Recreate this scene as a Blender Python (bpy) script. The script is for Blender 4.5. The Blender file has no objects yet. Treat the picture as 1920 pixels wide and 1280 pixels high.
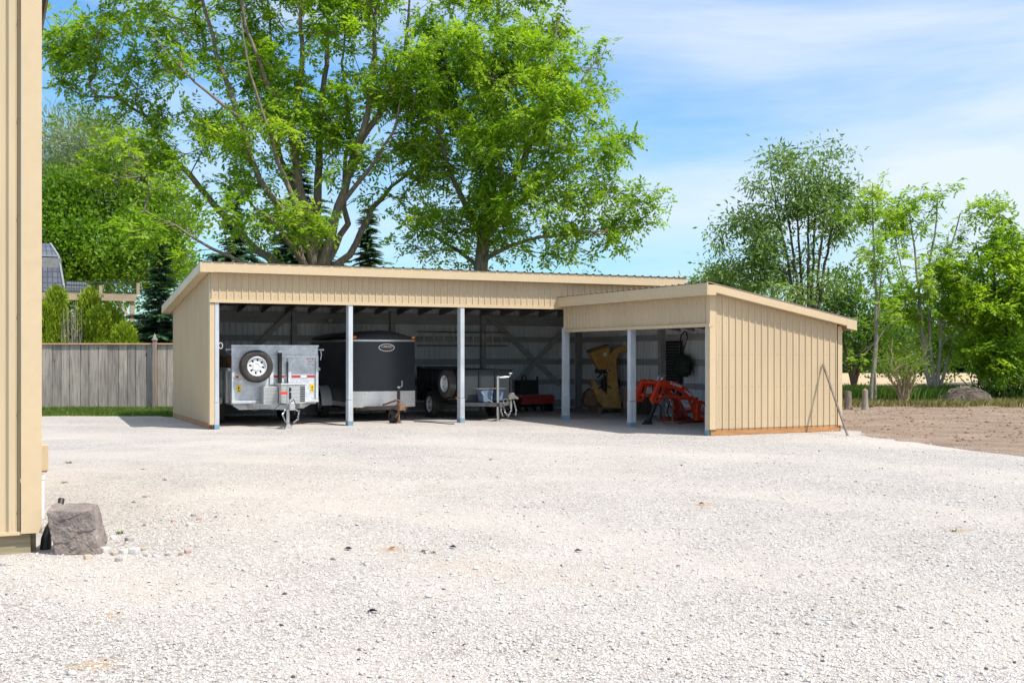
import bpy, math, random
import numpy as np
from mathutils import Vector, Matrix

S = bpy.context.scene
COL = S.collection
R = math.radians
random.seed(7)
RNG = np.random.default_rng(11)

# ---------------------------------------------------------------- camera, sun, sky, exposure
EYE, F, HOR = 1.55, 2100.0, 665.0            # eye height, focal length in photo pixels, horizon row
cam_d = bpy.data.cameras.new('camera'); cam = bpy.data.objects.new('camera', cam_d); COL.objects.link(cam)
cam.location = (0, 0, EYE); cam.rotation_euler = (R(90), 0, 0)
cam_d.sensor_width = 36; cam_d.lens = F / 1920 * 36; cam_d.shift_y = (HOR - 640) / 1920
cam_d.clip_start = 0.1; cam_d.clip_end = 3000
S.camera = cam

SUN_TO = Vector((.523, -.337, 1.0)).normalized()
sun_d = bpy.data.lights.new('sun', 'SUN'); sun = bpy.data.objects.new('sun', sun_d); COL.objects.link(sun)
sun_d.energy = 3.8; sun_d.angle = R(0.5); sun_d.color = (1.0, .955, .88)
sun.rotation_euler = SUN_TO.to_track_quat('Z', 'Y').to_euler()
sun.location = (20, -15, 40)

S.view_settings.view_transform = 'Standard'; S.view_settings.look = 'None'
S.view_settings.exposure = 0.53; S.view_settings.gamma = 1.0

W = bpy.data.worlds.new('World'); S.world = W; W.use_nodes = True
def build_world():
    nt = W.node_tree; N = nt.nodes; L = nt.links; N.clear()
    out = N.new('ShaderNodeOutputWorld'); bg = N.new('ShaderNodeBackground')
    sky = N.new('ShaderNodeTexSky'); sky.sky_type = 'NISHITA'; sky.sun_disc = False
    sky.sun_elevation = math.asin(SUN_TO.z); sky.sun_rotation = math.atan2(SUN_TO.x, SUN_TO.y)
    sky.air_density = 1.3; sky.dust_density = .25; sky.ozone_density = 2.5
    hs = N.new('ShaderNodeHueSaturation'); hs.inputs['Saturation'].default_value = 1.22; hs.inputs['Value'].default_value = .95
    L.new(sky.outputs[0], hs.inputs['Color'])
    tc = N.new('ShaderNodeTexCoord'); sep = N.new('ShaderNodeSeparateXYZ'); L.new(tc.outputs['Generated'], sep.inputs[0])
    mp = N.new('ShaderNodeMapping'); mp.inputs['Rotation'].default_value = (0, R(-5), 0); mp.inputs['Scale'].default_value = (1.5, 1.5, 6.5); mp.inputs['Location'].default_value = CLOUD
    L.new(tc.outputs['Generated'], mp.inputs[0])
    tint = N.new('ShaderNodeValToRGB'); L.new(sep.outputs[2], tint.inputs[0]); e = tint.color_ramp.elements
    e[0].position = 0; e[0].color = (.40, .68, 1.0, 1); e[1].position = .42; e[1].color = (.86, .97, 1.0, 1)
    tm = N.new('ShaderNodeMix'); tm.data_type = 'RGBA'; tm.blend_type = 'MULTIPLY'; tm.inputs[0].default_value = 1; L.new(hs.outputs[0], tm.inputs[6]); L.new(tint.outputs[0], tm.inputs[7])
    n1 = N.new('ShaderNodeTexNoise'); n1.inputs['Scale'].default_value = 1.25; n1.inputs['Detail'].default_value = 8; n1.inputs['Roughness'].default_value = .56; n1.inputs['Distortion'].default_value = .35
    L.new(mp.outputs[0], n1.inputs['Vector'])
    bx = N.new('ShaderNodeMath'); bx.operation = 'MULTIPLY_ADD'; L.new(sep.outputs[0], bx.inputs[0]); bx.inputs[1].default_value = .22; L.new(n1.outputs[0], bx.inputs[2])
    bz = N.new('ShaderNodeMath'); bz.operation = 'MULTIPLY_ADD'; L.new(sep.outputs[2], bz.inputs[0]); bz.inputs[1].default_value = .45; L.new(bx.outputs[0], bz.inputs[2])
    rp = N.new('ShaderNodeValToRGB'); L.new(bz.outputs[0], rp.inputs[0])
    rp.color_ramp.elements[0].position = .49; rp.color_ramp.elements[0].color = (0, 0, 0, 1)
    rp.color_ramp.elements[1].position = .79; rp.color_ramp.elements[1].color = (1, 1, 1, 1)
    lim = N.new('ShaderNodeMath'); lim.operation = 'MULTIPLY'; L.new(rp.outputs[0], lim.inputs[0]); lim.inputs[1].default_value = .86
    mx = N.new('ShaderNodeMix'); mx.data_type = 'RGBA'; L.new(lim.outputs[0], mx.inputs[0]); L.new(tm.outputs[2], mx.inputs[6])
    mx.inputs[7].default_value = (4.7, 5.05, 5.7, 1)
    L.new(mx.outputs[2], bg.inputs[0]); bg.inputs[1].default_value = .135
    L.new(bg.outputs[0], out.inputs[0])
CLOUD = (3.1, 1.7, .4)
build_world()

# ---------------------------------------------------------------- helpers
def ground(px, py):
    Y = EYE * F / (py - HOR); return Vector(((px - 960) / F * Y, Y, 0))
def at(px, py, Y):
    return Vector(((px - 960) / F * Y, Y, EYE + (HOR - py) / F * Y))

ANG = math.atan2(.4276, .904)                # the shed's front runs along this direction
A = Vector((math.cos(ANG), math.sin(ANG), 0)); B = Vector((-math.sin(ANG), math.cos(ANG), 0))
P0 = Vector((-6.255, 23.25, 0))

def tag(o, label=None, cat=None, group=None, kind=None):
    if label: o['label'] = label
    if cat: o['category'] = cat
    if group: o['group'] = group
    if kind: o['kind'] = kind
    return o
def empty(name, loc, rz=0, label=None, cat=None, group=None):
    o = bpy.data.objects.new(name, None); COL.objects.link(o); o.location = loc; o.rotation_euler = (0, 0, rz)
    o.empty_display_size = .2
    return tag(o, label, cat, group)
def link(name, me, parent=None):
    o = bpy.data.objects.new(name, me); COL.objects.link(o)
    if parent: o.parent = parent
    return o
def copy_tree(o, parent=None):
    c = o.copy(); COL.objects.link(c); c.parent = parent
    for ch in list(o.children): copy_tree(ch, c)
    return c

class MB:
    def __init__(s): s.v = []; s.f = []; s.t = []; s.ct = 0.5
    def add(s, vs, fs):
        n = len(s.v); s.v += [tuple(x) for x in vs]; s.t += [s.ct] * len(vs)
        s.f += [tuple(i + n for i in f) for f in fs]; return s
    def box(s, x0, x1, y0, y1, z0, z1):
        return s.add([(x, y, z) for z in (z0, z1) for y in (y0, y1) for x in (x0, x1)],
                     [(0, 2, 3, 1), (4, 5, 7, 6), (0, 1, 5, 4), (2, 6, 7, 3), (0, 4, 6, 2), (1, 3, 7, 5)])
    def bar(s, p, q, w, h, up=(0, 0, 1)):       # box beam from p to q, w sideways, h along up
        p = Vector(p); q = Vector(q); d = (q - p).normalized(); up = Vector(up)
        sd = d.cross(up)
        if sd.length < 1e-4: sd = d.cross(Vector((0, 1, 0)))
        sd.normalize(); u = sd.cross(d).normalized()
        vs = [e + sd * (a * w / 2) + u * (b * h / 2) for e in (p, q) for b in (-1, 1) for a in (-1, 1)]
        return s.add(vs, [(0, 1, 3, 2), (4, 6, 7, 5), (0, 4, 5, 1), (2, 3, 7, 6), (0, 2, 6, 4), (1, 5, 7, 3)])
    def prism(s, poly, n0, n1, fn):             # poly of 2D points, fn(a, b, n) -> 3D
        k = len(poly); vs = [fn(a, b, n0) for a, b in poly] + [fn(a, b, n1) for a, b in poly]
        fs = [tuple(range(k)), tuple(range(2 * k - 1, k - 1, -1))] + [(i, i + k, (i + 1) % k + k, (i + 1) % k) for i in range(k)]
        return s.add(vs, fs)
    def tube(s, pts, r, n=8, cap=True):
        pts = [Vector(p) for p in pts]; rs = r if isinstance(r, (list, tuple)) else [r] * len(pts)
        base = len(s.v); vs = []; ref = None
        for i, p in enumerate(pts):
            d = (pts[min(i + 1, len(pts) - 1)] - pts[max(i - 1, 0)]).normalized()
            if ref is None: ref = d.orthogonal().normalized()
            ref = (ref - d * ref.dot(d)).normalized(); b = d.cross(ref)
            vs += [p + (ref * math.cos(2 * math.pi * k / n) + b * math.sin(2 * math.pi * k / n)) * rs[i] for k in range(n)]
        fs = [(i * n + k, i * n + (k + 1) % n, (i + 1) * n + (k + 1) % n, (i + 1) * n + k) for i in range(len(pts) - 1) for k in range(n)]
        if cap: fs += [tuple(range(n - 1, -1, -1)), tuple(range((len(pts) - 1) * n, len(pts) * n))]
        return s.add(vs, fs)
    def lathe(s, prof, c, ax, n=28, a0=0, a1=2 * math.pi, ref=None):   # prof: (offset along axis, radius)
        c = Vector(c); ax = Vector(ax).normalized(); e = Vector(ref) if ref else ax.orthogonal().normalized(); g = ax.cross(e)
        full = abs(a1 - a0 - 2 * math.pi) < 1e-6; m = n if full else n + 1
        vs = [c + ax * t + (e * math.cos(a0 + (a1 - a0) * k / n) + g * math.sin(a0 + (a1 - a0) * k / n)) * r for t, r in prof for k in range(m)]
        fs = []
        for i in range(len(prof) - 1):
            for k in range(n if full else n):
                k2 = (k + 1) % m
                fs.append((i * m + k, i * m + k2, (i + 1) * m + k2, (i + 1) * m + k))
        return s.add(vs, fs)
    def cyl(s, p, q, r, n=12, r1=None): return s.tube([p, q], [r, r if r1 is None else r1], n)
    def ball(s, c, rx, ry, rz, n=10, m=7):
        c = Vector(c); vs = []
        for i in range(m + 1):
            t = math.pi * i / m
            for k in range(n):
                a = 2 * math.pi * k / n; vs.append(c + Vector((rx * math.sin(t) * math.cos(a), ry * math.sin(t) * math.sin(a), rz * math.cos(t))))
        return s.add(vs, [(i * n + k, (i + 1) * n + k, (i + 1) * n + (k + 1) % n, i * n + (k + 1) % n) for i in range(m) for k in range(n)])
    def build(s, name, mat, parent=None, smooth=False, bevel=0):
        me = bpy.data.meshes.new(name); me.from_pydata(s.v, [], s.f); me.validate()
        at_ = me.attributes.new('tint', 'FLOAT', 'POINT'); at_.data.foreach_set('value', np.array(s.t[:len(me.vertices)], dtype=np.float32))
        me.materials.append(mat)
        import bmesh
        bm = bmesh.new(); bm.from_mesh(me); bmesh.ops.recalc_face_normals(bm, faces=bm.faces[:]); bm.to_mesh(me); bm.free()
        o = link(name, me, parent)
        if smooth:
            me.polygons.foreach_set('use_smooth', [True] * len(me.polygons))
            me.set_sharp_from_angle(angle=R(smooth if smooth > 1 else 40))
        if bevel:
            b = o.modifiers.new('bevel', 'BEVEL'); b.width = bevel; b.segments = 2; b.limit_method = 'ANGLE'; b.angle_limit = R(40)
        return o

def np_mesh(name, verts, k, mat, parent=None, tint=None, faces=None):
    """verts (N,3); every k consecutive vertices form a face, unless faces (M,k) are given."""
    verts = np.asarray(verts, dtype=np.float32).reshape(-1, 3)
    if faces is None: faces = np.arange(len(verts), dtype=np.int32).reshape(-1, k)
    faces = np.asarray(faces, dtype=np.int32); M = len(faces)
    me = bpy.data.meshes.new(name); me.vertices.add(len(verts)); me.vertices.foreach_set('co', verts.ravel())
    me.loops.add(M * k); me.loops.foreach_set('vertex_index', faces.ravel())
    me.polygons.add(M); me.polygons.foreach_set('loop_start', np.arange(0, M * k, k, dtype=np.int32))
    me.update(calc_edges=True)
    if tint is not None:
        a = me.attributes.new('tint', 'FLOAT', 'POINT'); a.data.foreach_set('value', np.asarray(tint, dtype=np.float32))
    me.materials.append(mat)
    return link(name, me, parent)

def text_mesh(body, size, name, mat, parent, mtx, extrude=.002, shear=0, bold=0):
    cu = bpy.data.curves.new(name, 'FONT'); cu.body = body; cu.size = size; cu.extrude = extrude; cu.align_x = 'CENTER'; cu.align_y = 'CENTER'; cu.shear = shear; cu.offset = bold
    o = bpy.data.objects.new(name + '_tmp', cu); COL.objects.link(o)
    dg = bpy.context.evaluated_depsgraph_get(); me = bpy.data.meshes.new_from_object(o.evaluated_get(dg)); me.name = name
    bpy.data.objects.remove(o); bpy.data.curves.remove(cu)
    me.transform(mtx); me.materials.clear(); me.materials.append(mat)
    return link(name, me, parent)

# ---------------------------------------------------------------- materials
def new_mat(name):
    m = bpy.data.materials.new(name); m.use_nodes = True; nt = m.node_tree; nt.nodes.clear()
    out = nt.nodes.new('ShaderNodeOutputMaterial'); b = nt.nodes.new('ShaderNodeBsdfPrincipled'); nt.links.new(b.outputs[0], out.inputs[0])
    return m, nt, b, out
def node(nt, t, **kw):
    n = nt.nodes.new(t)
    for k, v in kw.items(): setattr(n, k, v)
    return n
def ramp(nt, src, stops):
    r = nt.nodes.new('ShaderNodeValToRGB'); nt.links.new(src, r.inputs[0]); e = r.color_ramp.elements
    while len(e) < len(stops): e.new(.5)
    for i, (p, c) in enumerate(stops):
        e[i].position = p; e[i].color = (*c, 1) if len(c) == 3 else c
    return r.outputs[0]
def noise(nt, scale, detail=4, rough=.55, vec=None, sc=None, dist=0):
    n = nt.nodes.new('ShaderNodeTexNoise'); n.inputs['Scale'].default_value = scale; n.inputs['Detail'].default_value = detail; n.inputs['Roughness'].default_value = rough; n.inputs['Distortion'].default_value = dist
    if vec is None:
        tc = nt.nodes.new('ShaderNodeTexCoord'); vec = tc.outputs['Object']
    if sc:
        mp = nt.nodes.new('ShaderNodeMapping'); mp.inputs['Scale'].default_value = sc; nt.links.new(vec, mp.inputs[0]); vec = mp.outputs[0]
    nt.links.new(vec, n.inputs['Vector']); return n.outputs[0]
def mix(nt, f, a, b, mode='MIX'):
    m = nt.nodes.new('ShaderNodeMix'); m.data_type = 'RGBA'; m.blend_type = mode
    for i, x in ((0, f), (6, a), (7, b)):
        if isinstance(x, (int, float)): m.inputs[i].default_value = x
        elif isinstance(x, tuple): m.inputs[i].default_value = (*x, 1) if len(x) == 3 else x
        else: nt.links.new(x, m.inputs[i])
    return m.outputs[2]
def bump(nt, b, h, strength=.3, dist=.01):
    n = nt.nodes.new('ShaderNodeBump'); n.inputs['Strength'].default_value = strength; n.inputs['Distance'].default_value = dist
    nt.links.new(h, n.inputs['Height']); nt.links.new(n.outputs[0], b.inputs['Normal'])
def math_(nt, op, a, b):
    n = nt.nodes.new('ShaderNodeMath'); n.operation = op
    for i, x in ((0, a), (1, b)):
        if isinstance(x, (int, float)): n.inputs[i].default_value = x
        else: nt.links.new(x, n.inputs[i])
    return n.outputs[0]
def attr(nt, name='tint'):
    a = nt.nodes.new('ShaderNodeAttribute'); a.attribute_name = name; return a.outputs['Fac']

def M_simple(name, c, rough=.55, metal=0, var=.25, scale=6, c2=None, bs=0, bscale=60, sc=None, fine=.3):
    """paint, metal or wood with soft blotches and a fine grain"""
    m, nt, b, _ = new_mat(name)
    c2 = c2 or tuple(x * (1 - var) for x in c)
    n = noise(nt, scale, 6, .65, sc=sc); col = mix(nt, ramp(nt, n, [(.36, (0, 0, 0)), (.66, (1, 1, 1))]), c, c2)
    n2 = noise(nt, scale * 9, 3, .6, sc=sc); col = mix(nt, fine, col, ramp(nt, n2, [(.3, (.55, .55, .55)), (.7, (1.3, 1.3, 1.3))]), 'MULTIPLY')
    nt.links.new(col, b.inputs['Base Color']); b.inputs['Metallic'].default_value = metal
    nt.links.new(ramp(nt, n, [(.3, (rough * .8,) * 3), (.7, (min(1, rough * 1.2),) * 3)]), b.inputs['Roughness'])
    if bs: bump(nt, b, noise(nt, bscale, 5, .6, sc=sc), bs, .01)
    return m

def M_siding(name, c, screws=.38):
    m, nt, b, _ = new_mat(name)
    n = noise(nt, 1.3, 5, .6, sc=(1, 1, .35)); n2 = noise(nt, 30, 3, .6, sc=(1, 1, .04))
    col = mix(nt, ramp(nt, n, [(.3, (0, 0, 0)), (.75, (1, 1, 1))]), c, tuple(x * .88 for x in c))
    col = mix(nt, .35, col, ramp(nt, n2, [(.3, (.8, .79, .77)), (.7, (1.08, 1.08, 1.08))]), 'MULTIPLY')
    tc = node(nt, 'ShaderNodeTexCoord'); sp = node(nt, 'ShaderNodeSeparateXYZ'); nt.links.new(tc.outputs['Object'], sp.inputs[0])
    fs = math_(nt, 'ABSOLUTE', math_(nt, 'SUBTRACT', math_(nt, 'FRACT', math_(nt, 'DIVIDE', math_(nt, 'ADD', sp.outputs[0], sp.outputs[1]), .155), 0), .5), 0)
    fz = math_(nt, 'ABSOLUTE', math_(nt, 'SUBTRACT', math_(nt, 'FRACT', math_(nt, 'DIVIDE', sp.outputs[2], .62), 0), .5), 0)
    dot = math_(nt, 'MULTIPLY', math_(nt, 'LESS_THAN', fs, .075), math_(nt, 'LESS_THAN', fz, .018))
    col = mix(nt, math_(nt, 'MULTIPLY', dot, screws), col, (.16, .12, .08))
    nt.links.new(col, b.inputs['Base Color']); b.inputs['Roughness'].default_value = .42; b.inputs['Specular IOR Level'].default_value = .4
    bump(nt, b, noise(nt, 3.2, 3, .5, sc=(1, 1, .5)), .12, .02)
    return m
def M_wood(name, c, c2, axis=2, scale=5, tintamt=.4, bs=.25):
    m, nt, b, _ = new_mat(name)
    sc = [9, 9, 9]; sc[axis] = .5
    n = noise(nt, scale, 6, .65, sc=tuple(sc), dist=.4); n2 = noise(nt, scale * .3, 4, .6)
    col = mix(nt, ramp(nt, n, [(.32, (0, 0, 0)), (.7, (1, 1, 1))]), c, c2)
    col = mix(nt, .55, col, ramp(nt, n2, [(.3, (.6, .6, .6)), (.7, (1.25, 1.25, 1.25))]), 'MULTIPLY')
    col = mix(nt, tintamt, col, ramp(nt, attr(nt), [(0, (.62, .62, .63)), (1, (1.3, 1.28, 1.24))]), 'MULTIPLY')
    nt.links.new(col, b.inputs['Base Color']); b.inputs['Roughness'].default_value = .8
    bump(nt, b, n, bs, .01); return m
def M_knotty(name, c, c2):
    m, nt, b, _ = new_mat(name)
    tc = node(nt, 'ShaderNodeTexCoord'); P = tc.outputs['Object']; t = attr(nt)
    off = node(nt, 'ShaderNodeCombineXYZ'); nt.links.new(math_(nt, 'MULTIPLY', t, 31.0), off.inputs[1]); nt.links.new(math_(nt, 'MULTIPLY', t, 17.0), off.inputs[2])
    ad = node(nt, 'ShaderNodeVectorMath', operation='ADD'); nt.links.new(P, ad.inputs[0]); nt.links.new(off.outputs[0], ad.inputs[1]); Q = ad.outputs[0]
    n = noise(nt, 3, 7, .7, vec=Q, sc=(8, 1, .45), dist=.8); big = noise(nt, 1.1, 4, .6, vec=Q, sc=(2.5, 1, .6))
    col = mix(nt, ramp(nt, n, [(.33, (0, 0, 0)), (.66, (1, 1, 1))]), c2, c); col = mix(nt, .65, col, ramp(nt, big, [(.3, (.55, .55, .57)), (.68, (1.2, 1.19, 1.17))]), 'MULTIPLY')
    mp = node(nt, 'ShaderNodeMapping'); mp.inputs['Scale'].default_value = (3.4, .01, 1.7); nt.links.new(Q, mp.inputs[0]); v = node(nt, 'ShaderNodeTexVoronoi'); v.inputs['Scale'].default_value = 1; nt.links.new(mp.outputs[0], v.inputs['Vector'])
    col = mix(nt, ramp(nt, v.outputs['Distance'], [(.04, (.85, .85, .85)), (.10, (0, 0, 0))]), col, (.07, .055, .045))
    col = mix(nt, .5, col, ramp(nt, t, [(0, (.66, .66, .67)), (1, (1.25, 1.22, 1.18))]), 'MULTIPLY')
    nt.links.new(col, b.inputs['Base Color']); b.inputs['Roughness'].default_value = .85; bump(nt, b, n, .35, .01); return m
def M_leaf(name, dark, light, warm, trans=.35):
    m, nt, b, out = new_mat(name)
    t = attr(nt)
    col = ramp(nt, t, [(0, dark), (.55, light), (1, warm)])
    col = mix(nt, .5, col, ramp(nt, noise(nt, .5, 3), [(.3, (.72, .78, .8)), (.7, (1.2, 1.15, 1.0))]), 'MULTIPLY')
    nt.links.new(col, b.inputs['Base Color']); b.inputs['Roughness'].default_value = .5; b.inputs['Specular IOR Level'].default_value = .3
    tr = node(nt, 'ShaderNodeBsdfTranslucent'); nt.links.new(mix(nt, 1.0, col, (1.5, 1.6, .7), 'MULTIPLY'), tr.inputs[0])
    ms = node(nt, 'ShaderNodeMixShader'); ms.inputs[0].default_value = trans
    nt.links.new(b.outputs[0], ms.inputs[1]); nt.links.new(tr.outputs[0], ms.inputs[2]); nt.links.new(ms.outputs[0], out.inputs[0])
    return m
def M_bark(name, c, c2, sc=(6, 6, 1.2)):
    m, nt, b, _ = new_mat(name)
    n = noise(nt, 3, 8, .7, sc=sc)
    nt.links.new(ramp(nt, n, [(.33, c2), (.68, c)]), b.inputs['Base Color']); b.inputs['Roughness'].default_value = .9
    bump(nt, b, n, .6, .03); return m
def M_galv(name, c=(.5, .54, .58)):
    m, nt, b, _ = new_mat(name)
    tc = node(nt, 'ShaderNodeTexCoord'); v = node(nt, 'ShaderNodeTexVoronoi'); v.inputs['Scale'].default_value = 22; nt.links.new(tc.outputs['Object'], v.inputs['Vector'])
    sp = ramp(nt, v.outputs['Color'], [(0, tuple(x * .82 for x in c)), (1, tuple(min(1, x * 1.15) for x in c))])
    n = noise(nt, 2.2, 6, .7, dist=.6); col = mix(nt, ramp(nt, n, [(.4, (0, 0, 0)), (.72, (1, 1, 1))]), sp, tuple(x * .62 for x in c))
    nt.links.new(col, b.inputs['Base Color']); b.inputs['Metallic'].default_value = .38; nt.links.new(ramp(nt, n, [(.3, (.38,) * 3), (.7, (.6,) * 3)]), b.inputs['Roughness'])
    return m
def M_tread(name, c=(.6, .6, .6)):       # aluminium checker plate
    m, nt, b, _ = new_mat(name)
    tc = node(nt, 'ShaderNodeTexCoord'); mp = node(nt, 'ShaderNodeMapping'); mp.inputs['Scale'].default_value = (38, 38, 38); mp.inputs['Rotation'].default_value = (R(20), R(45), 0); nt.links.new(tc.outputs['Object'], mp.inputs[0])
    v = node(nt, 'ShaderNodeTexVoronoi'); v.feature = 'F1'; v.inputs['Scale'].default_value = 1; v.inputs['Randomness'].default_value = .1; nt.links.new(mp.outputs[0], v.inputs['Vector'])
    h = ramp(nt, v.outputs['Distance'], [(.22, (1, 1, 1)), (.42, (0, 0, 0))])
    nt.links.new(mix(nt, h, tuple(x * .72 for x in c), c), b.inputs['Base Color']); b.inputs['Metallic'].default_value = .8; b.inputs['Roughness'].default_value = .33
    bump(nt, b, h, .25, .004); return m

def M_gravel():
    m, nt, b, _ = new_mat('crushed_limestone')
    tc = node(nt, 'ShaderNodeTexCoord'); P = tc.outputs['Object']
    v = node(nt, 'ShaderNodeTexVoronoi'); v.inputs['Scale'].default_value = 52; nt.links.new(P, v.inputs['Vector'])
    v2 = node(nt, 'ShaderNodeTexVoronoi'); v2.feature = 'DISTANCE_TO_EDGE'; v2.inputs['Scale'].default_value = 52; nt.links.new(P, v2.inputs['Vector'])
    v3 = node(nt, 'ShaderNodeTexVoronoi'); v3.inputs['Scale'].default_value = 75; nt.links.new(P, v3.inputs['Vector'])
    sx = node(nt, 'ShaderNodeSeparateColor'); nt.links.new(v.outputs['Color'], sx.inputs[0])
    stone = ramp(nt, sx.outputs[0], [(0, (.17, .16, .155)), (.07, (.36, .31, .285)), (.22, (.48, .445, .415)), (.6, (.59, .555, .525)), (1, (.69, .66, .63))])
    s3 = node(nt, 'ShaderNodeSeparateColor'); nt.links.new(v3.outputs['Color'], s3.inputs[0])
    stone = mix(nt, .3, stone, ramp(nt, s3.outputs[1], [(0, (.7, .68, .66)), (1, (1.15, 1.15, 1.15))]), 'MULTIPLY')
    gap = ramp(nt, v2.outputs['Distance'], [(0, (.34, .315, .295)), (.13, (1, 1, 1))])
    col = mix(nt, .75, stone, gap, 'MULTIPLY')
    big = noise(nt, .16, 5, .6, vec=P, dist=.6)            # worn sandy tracks
    col = mix(nt, ramp(nt, big, [(.46, (0, 0, 0)), (.64, (.62, .62, .62))]), col, (.60, .54, .485))
    mid = noise(nt, .9, 5, .7, vec=P)
    col = mix(nt, .5, col, ramp(nt, mid, [(.3, (.80, .785, .77)), (.62, (1.04, 1.035, 1.03))]), 'MULTIPLY')
    wv = node(nt, 'ShaderNodeTexWave'); wv.wave_type = 'RINGS'; wv.rings_direction = 'Z'; wv.inputs['Scale'].default_value = .085; wv.inputs['Distortion'].default_value = 1.6; wv.inputs['Detail'].default_value = 3; wv.inputs['Detail Scale'].default_value = .8
    mw = node(nt, 'ShaderNodeMapping'); mw.inputs['Location'].default_value = (9, -1, 0); nt.links.new(P, mw.inputs[0]); nt.links.new(mw.outputs[0], wv.inputs['Vector'])
    lane = math_(nt, 'MULTIPLY', ramp(nt, wv.outputs['Fac'], [(.62, (0, 0, 0)), (.88, (1, 1, 1))]), ramp(nt, noise(nt, .35, 3, .6, vec=P), [(.38, (0, 0, 0)), (.6, (.55, .55, .55))]))
    col = mix(nt, lane, col, (.565, .505, .45))
    stain = noise(nt, .33, 3, .5, vec=P, sc=(1, 1.7, 1))
    col = mix(nt, ramp(nt, stain, [(.69, (0, 0, 0)), (.76, (.5, .5, .5))]), col, (.48, .37, .27))
    rag = noise(nt, 6, 4, .65, vec=P)
    for px, py, r, k in ((205, 1152, .13, .75), (180, 1246, .16, .8), (1316, 946, .22, .7), (1787, 993, .2, .6), (735, 1031, .22, .55), (930, 1067, .55, .34), (840, 1060, .5, .3), (1090, 1075, .7, .25), (330, 1100, .5, .2), (1180, 880, .9, .22), (560, 880, 1.0, .2)):
        g = ground(px, py); vm = node(nt, 'ShaderNodeVectorMath', operation='DISTANCE'); nt.links.new(P, vm.inputs[0]); vm.inputs[1].default_value = g
        dd = math_(nt, 'DIVIDE', vm.outputs['Value'], r); dd = math_(nt, 'ADD', dd, math_(nt, 'MULTIPLY', math_(nt, 'SUBTRACT', rag, .5), 1.6))
        col = mix(nt, math_(nt, 'MULTIPLY', ramp(nt, dd, [(.25, (1, 1, 1)), (1.0, (0, 0, 0))]), k), col, (.44, .31, .20) if r < .3 else (.50, .41, .33))
    nt.links.new(col, b.inputs['Base Color']); b.inputs['Roughness'].default_value = .9
    h = math_(nt, 'ADD', ramp(nt, v2.outputs['Distance'], [(0, (0, 0, 0)), (.3, (1, 1, 1))]), math_(nt, 'MULTIPLY', noise(nt, 90, 3, .6, vec=P), .5))
    bump(nt, b, h, .7, .009); return m
def M_soil(name, cs, scale=1.2, bs=.6, dist=.05, sc=None):
    m, nt, b, _ = new_mat(name)
    n = noise(nt, scale, 9, .72, sc=sc); n2 = noise(nt, scale * 14, 6, .7)
    k = len(cs); col = ramp(nt, n, [(.3 + .4 * i / (k - 1), c) for i, c in enumerate(cs)])
    col = mix(nt, .6, col, ramp(nt, n2, [(.3, (.55, .55, .55)), (.68, (1.25, 1.25, 1.25))]), 'MULTIPLY')
    nt.links.new(col, b.inputs['Base Color']); b.inputs['Roughness'].default_value = .95
    bump(nt, b, math_(nt, 'ADD', n, math_(nt, 'MULTIPLY', n2, .4)), bs, dist); return m

TAN = M_siding('tan_siding', (.585, .46, .298)); TANB = M_siding('barn_siding', (.585, .47, .305), 0); TRIM = M_simple('tan_trim', (.61, .475, .30), .4, var=.06, scale=1.5, fine=.08)
LINER = M_siding('grey_back_of_siding', (.74, .77, .82), 0); ROOFM = M_simple('brown_roof_sheet', (.16, .12, .09), .45, var=.2, scale=2)
STUD = M_wood('framing_lumber', (.46, .47, .49), (.31, .32, .335), 0, 3, .4); RAFT = M_wood('roof_lumber', (.32, .31, .295), (.2, .195, .185), 1, 3, .4)
POST = M_wood('weathered_post', (.54, .58, .62), (.42, .46, .51), 2, 4, .25, .1); WRAP = M_simple('post_base_wrap', (.22, .36, .46), .5, var=.3)
SILL = M_wood('cedar_sill', (.52, .27, .11), (.36, .17, .07), 0, 4, .1); GREYWOOD = M_knotty('silver_fence_wood', (.50, .445, .39), (.215, .19, .165))
FRESH = M_wood('fresh_lumber', (.62, .40, .22), (.5, .29, .15), 0, 4, .1); PALLET = M_wood('pallet_wood', (.33, .25, .17), (.2, .15, .10), 0, 4, .4)
GALV = M_galv('galvanised_steel', (.70, .74, .78)); GALV2 = M_galv('galvanised_frame', (.50, .515, .52)); TREAD = M_tread('checker_plate', (.80, .80, .79)); ALU = M_simple('brushed_aluminium', (.74, .73, .71), .33, .7, .12)
RUBBER = M_simple('tyre_rubber', (.055, .05, .047), .85, var=.35, scale=8, bs=.2); RIMW = M_simple('white_steel_rim', (.74, .76, .78), .35, var=.15); DARKH = M_simple('dark_cavity', (.02, .02, .02), .9)
BLACKP = M_simple('black_paint', (.022, .024, .028), .3, var=.3); CHAR = M_simple('charcoal_panel', (.027, .032, .041), .33, var=.12, scale=2, fine=.1); NEARBLACK = M_simple('black_steel', (.02, .021, .024), .5, var=.3)
RUST = M_simple('rusty_steel', (.30, .16, .085), .8, var=.5, scale=14, c2=(.15, .10, .075), bs=.3); CHROME = M_simple('zinc_plated', (.68, .68, .68), .3, .8, .2, 12)
REDP = M_simple('orange_red_paint', (.80, .062, .016), .35, var=.3, scale=7, c2=(.58, .036, .014)); REDD = M_simple('dull_red_paint', (.38, .042, .028), .55, var=.4, scale=9); ORANGE = M_simple('hi_vis_orange', (.85, .13, .02), .4, var=.08)
YELM = M_simple('chipper_yellow', (.62, .36, .085), .55, var=.4, scale=6, c2=(.40, .22, .065)); WHITEM = M_simple('white_plastic', (.78, .78, .78), .4, var=.06); AMBER = M_simple('amber_lens', (.75, .22, .02), .2, var=.1)
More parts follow.
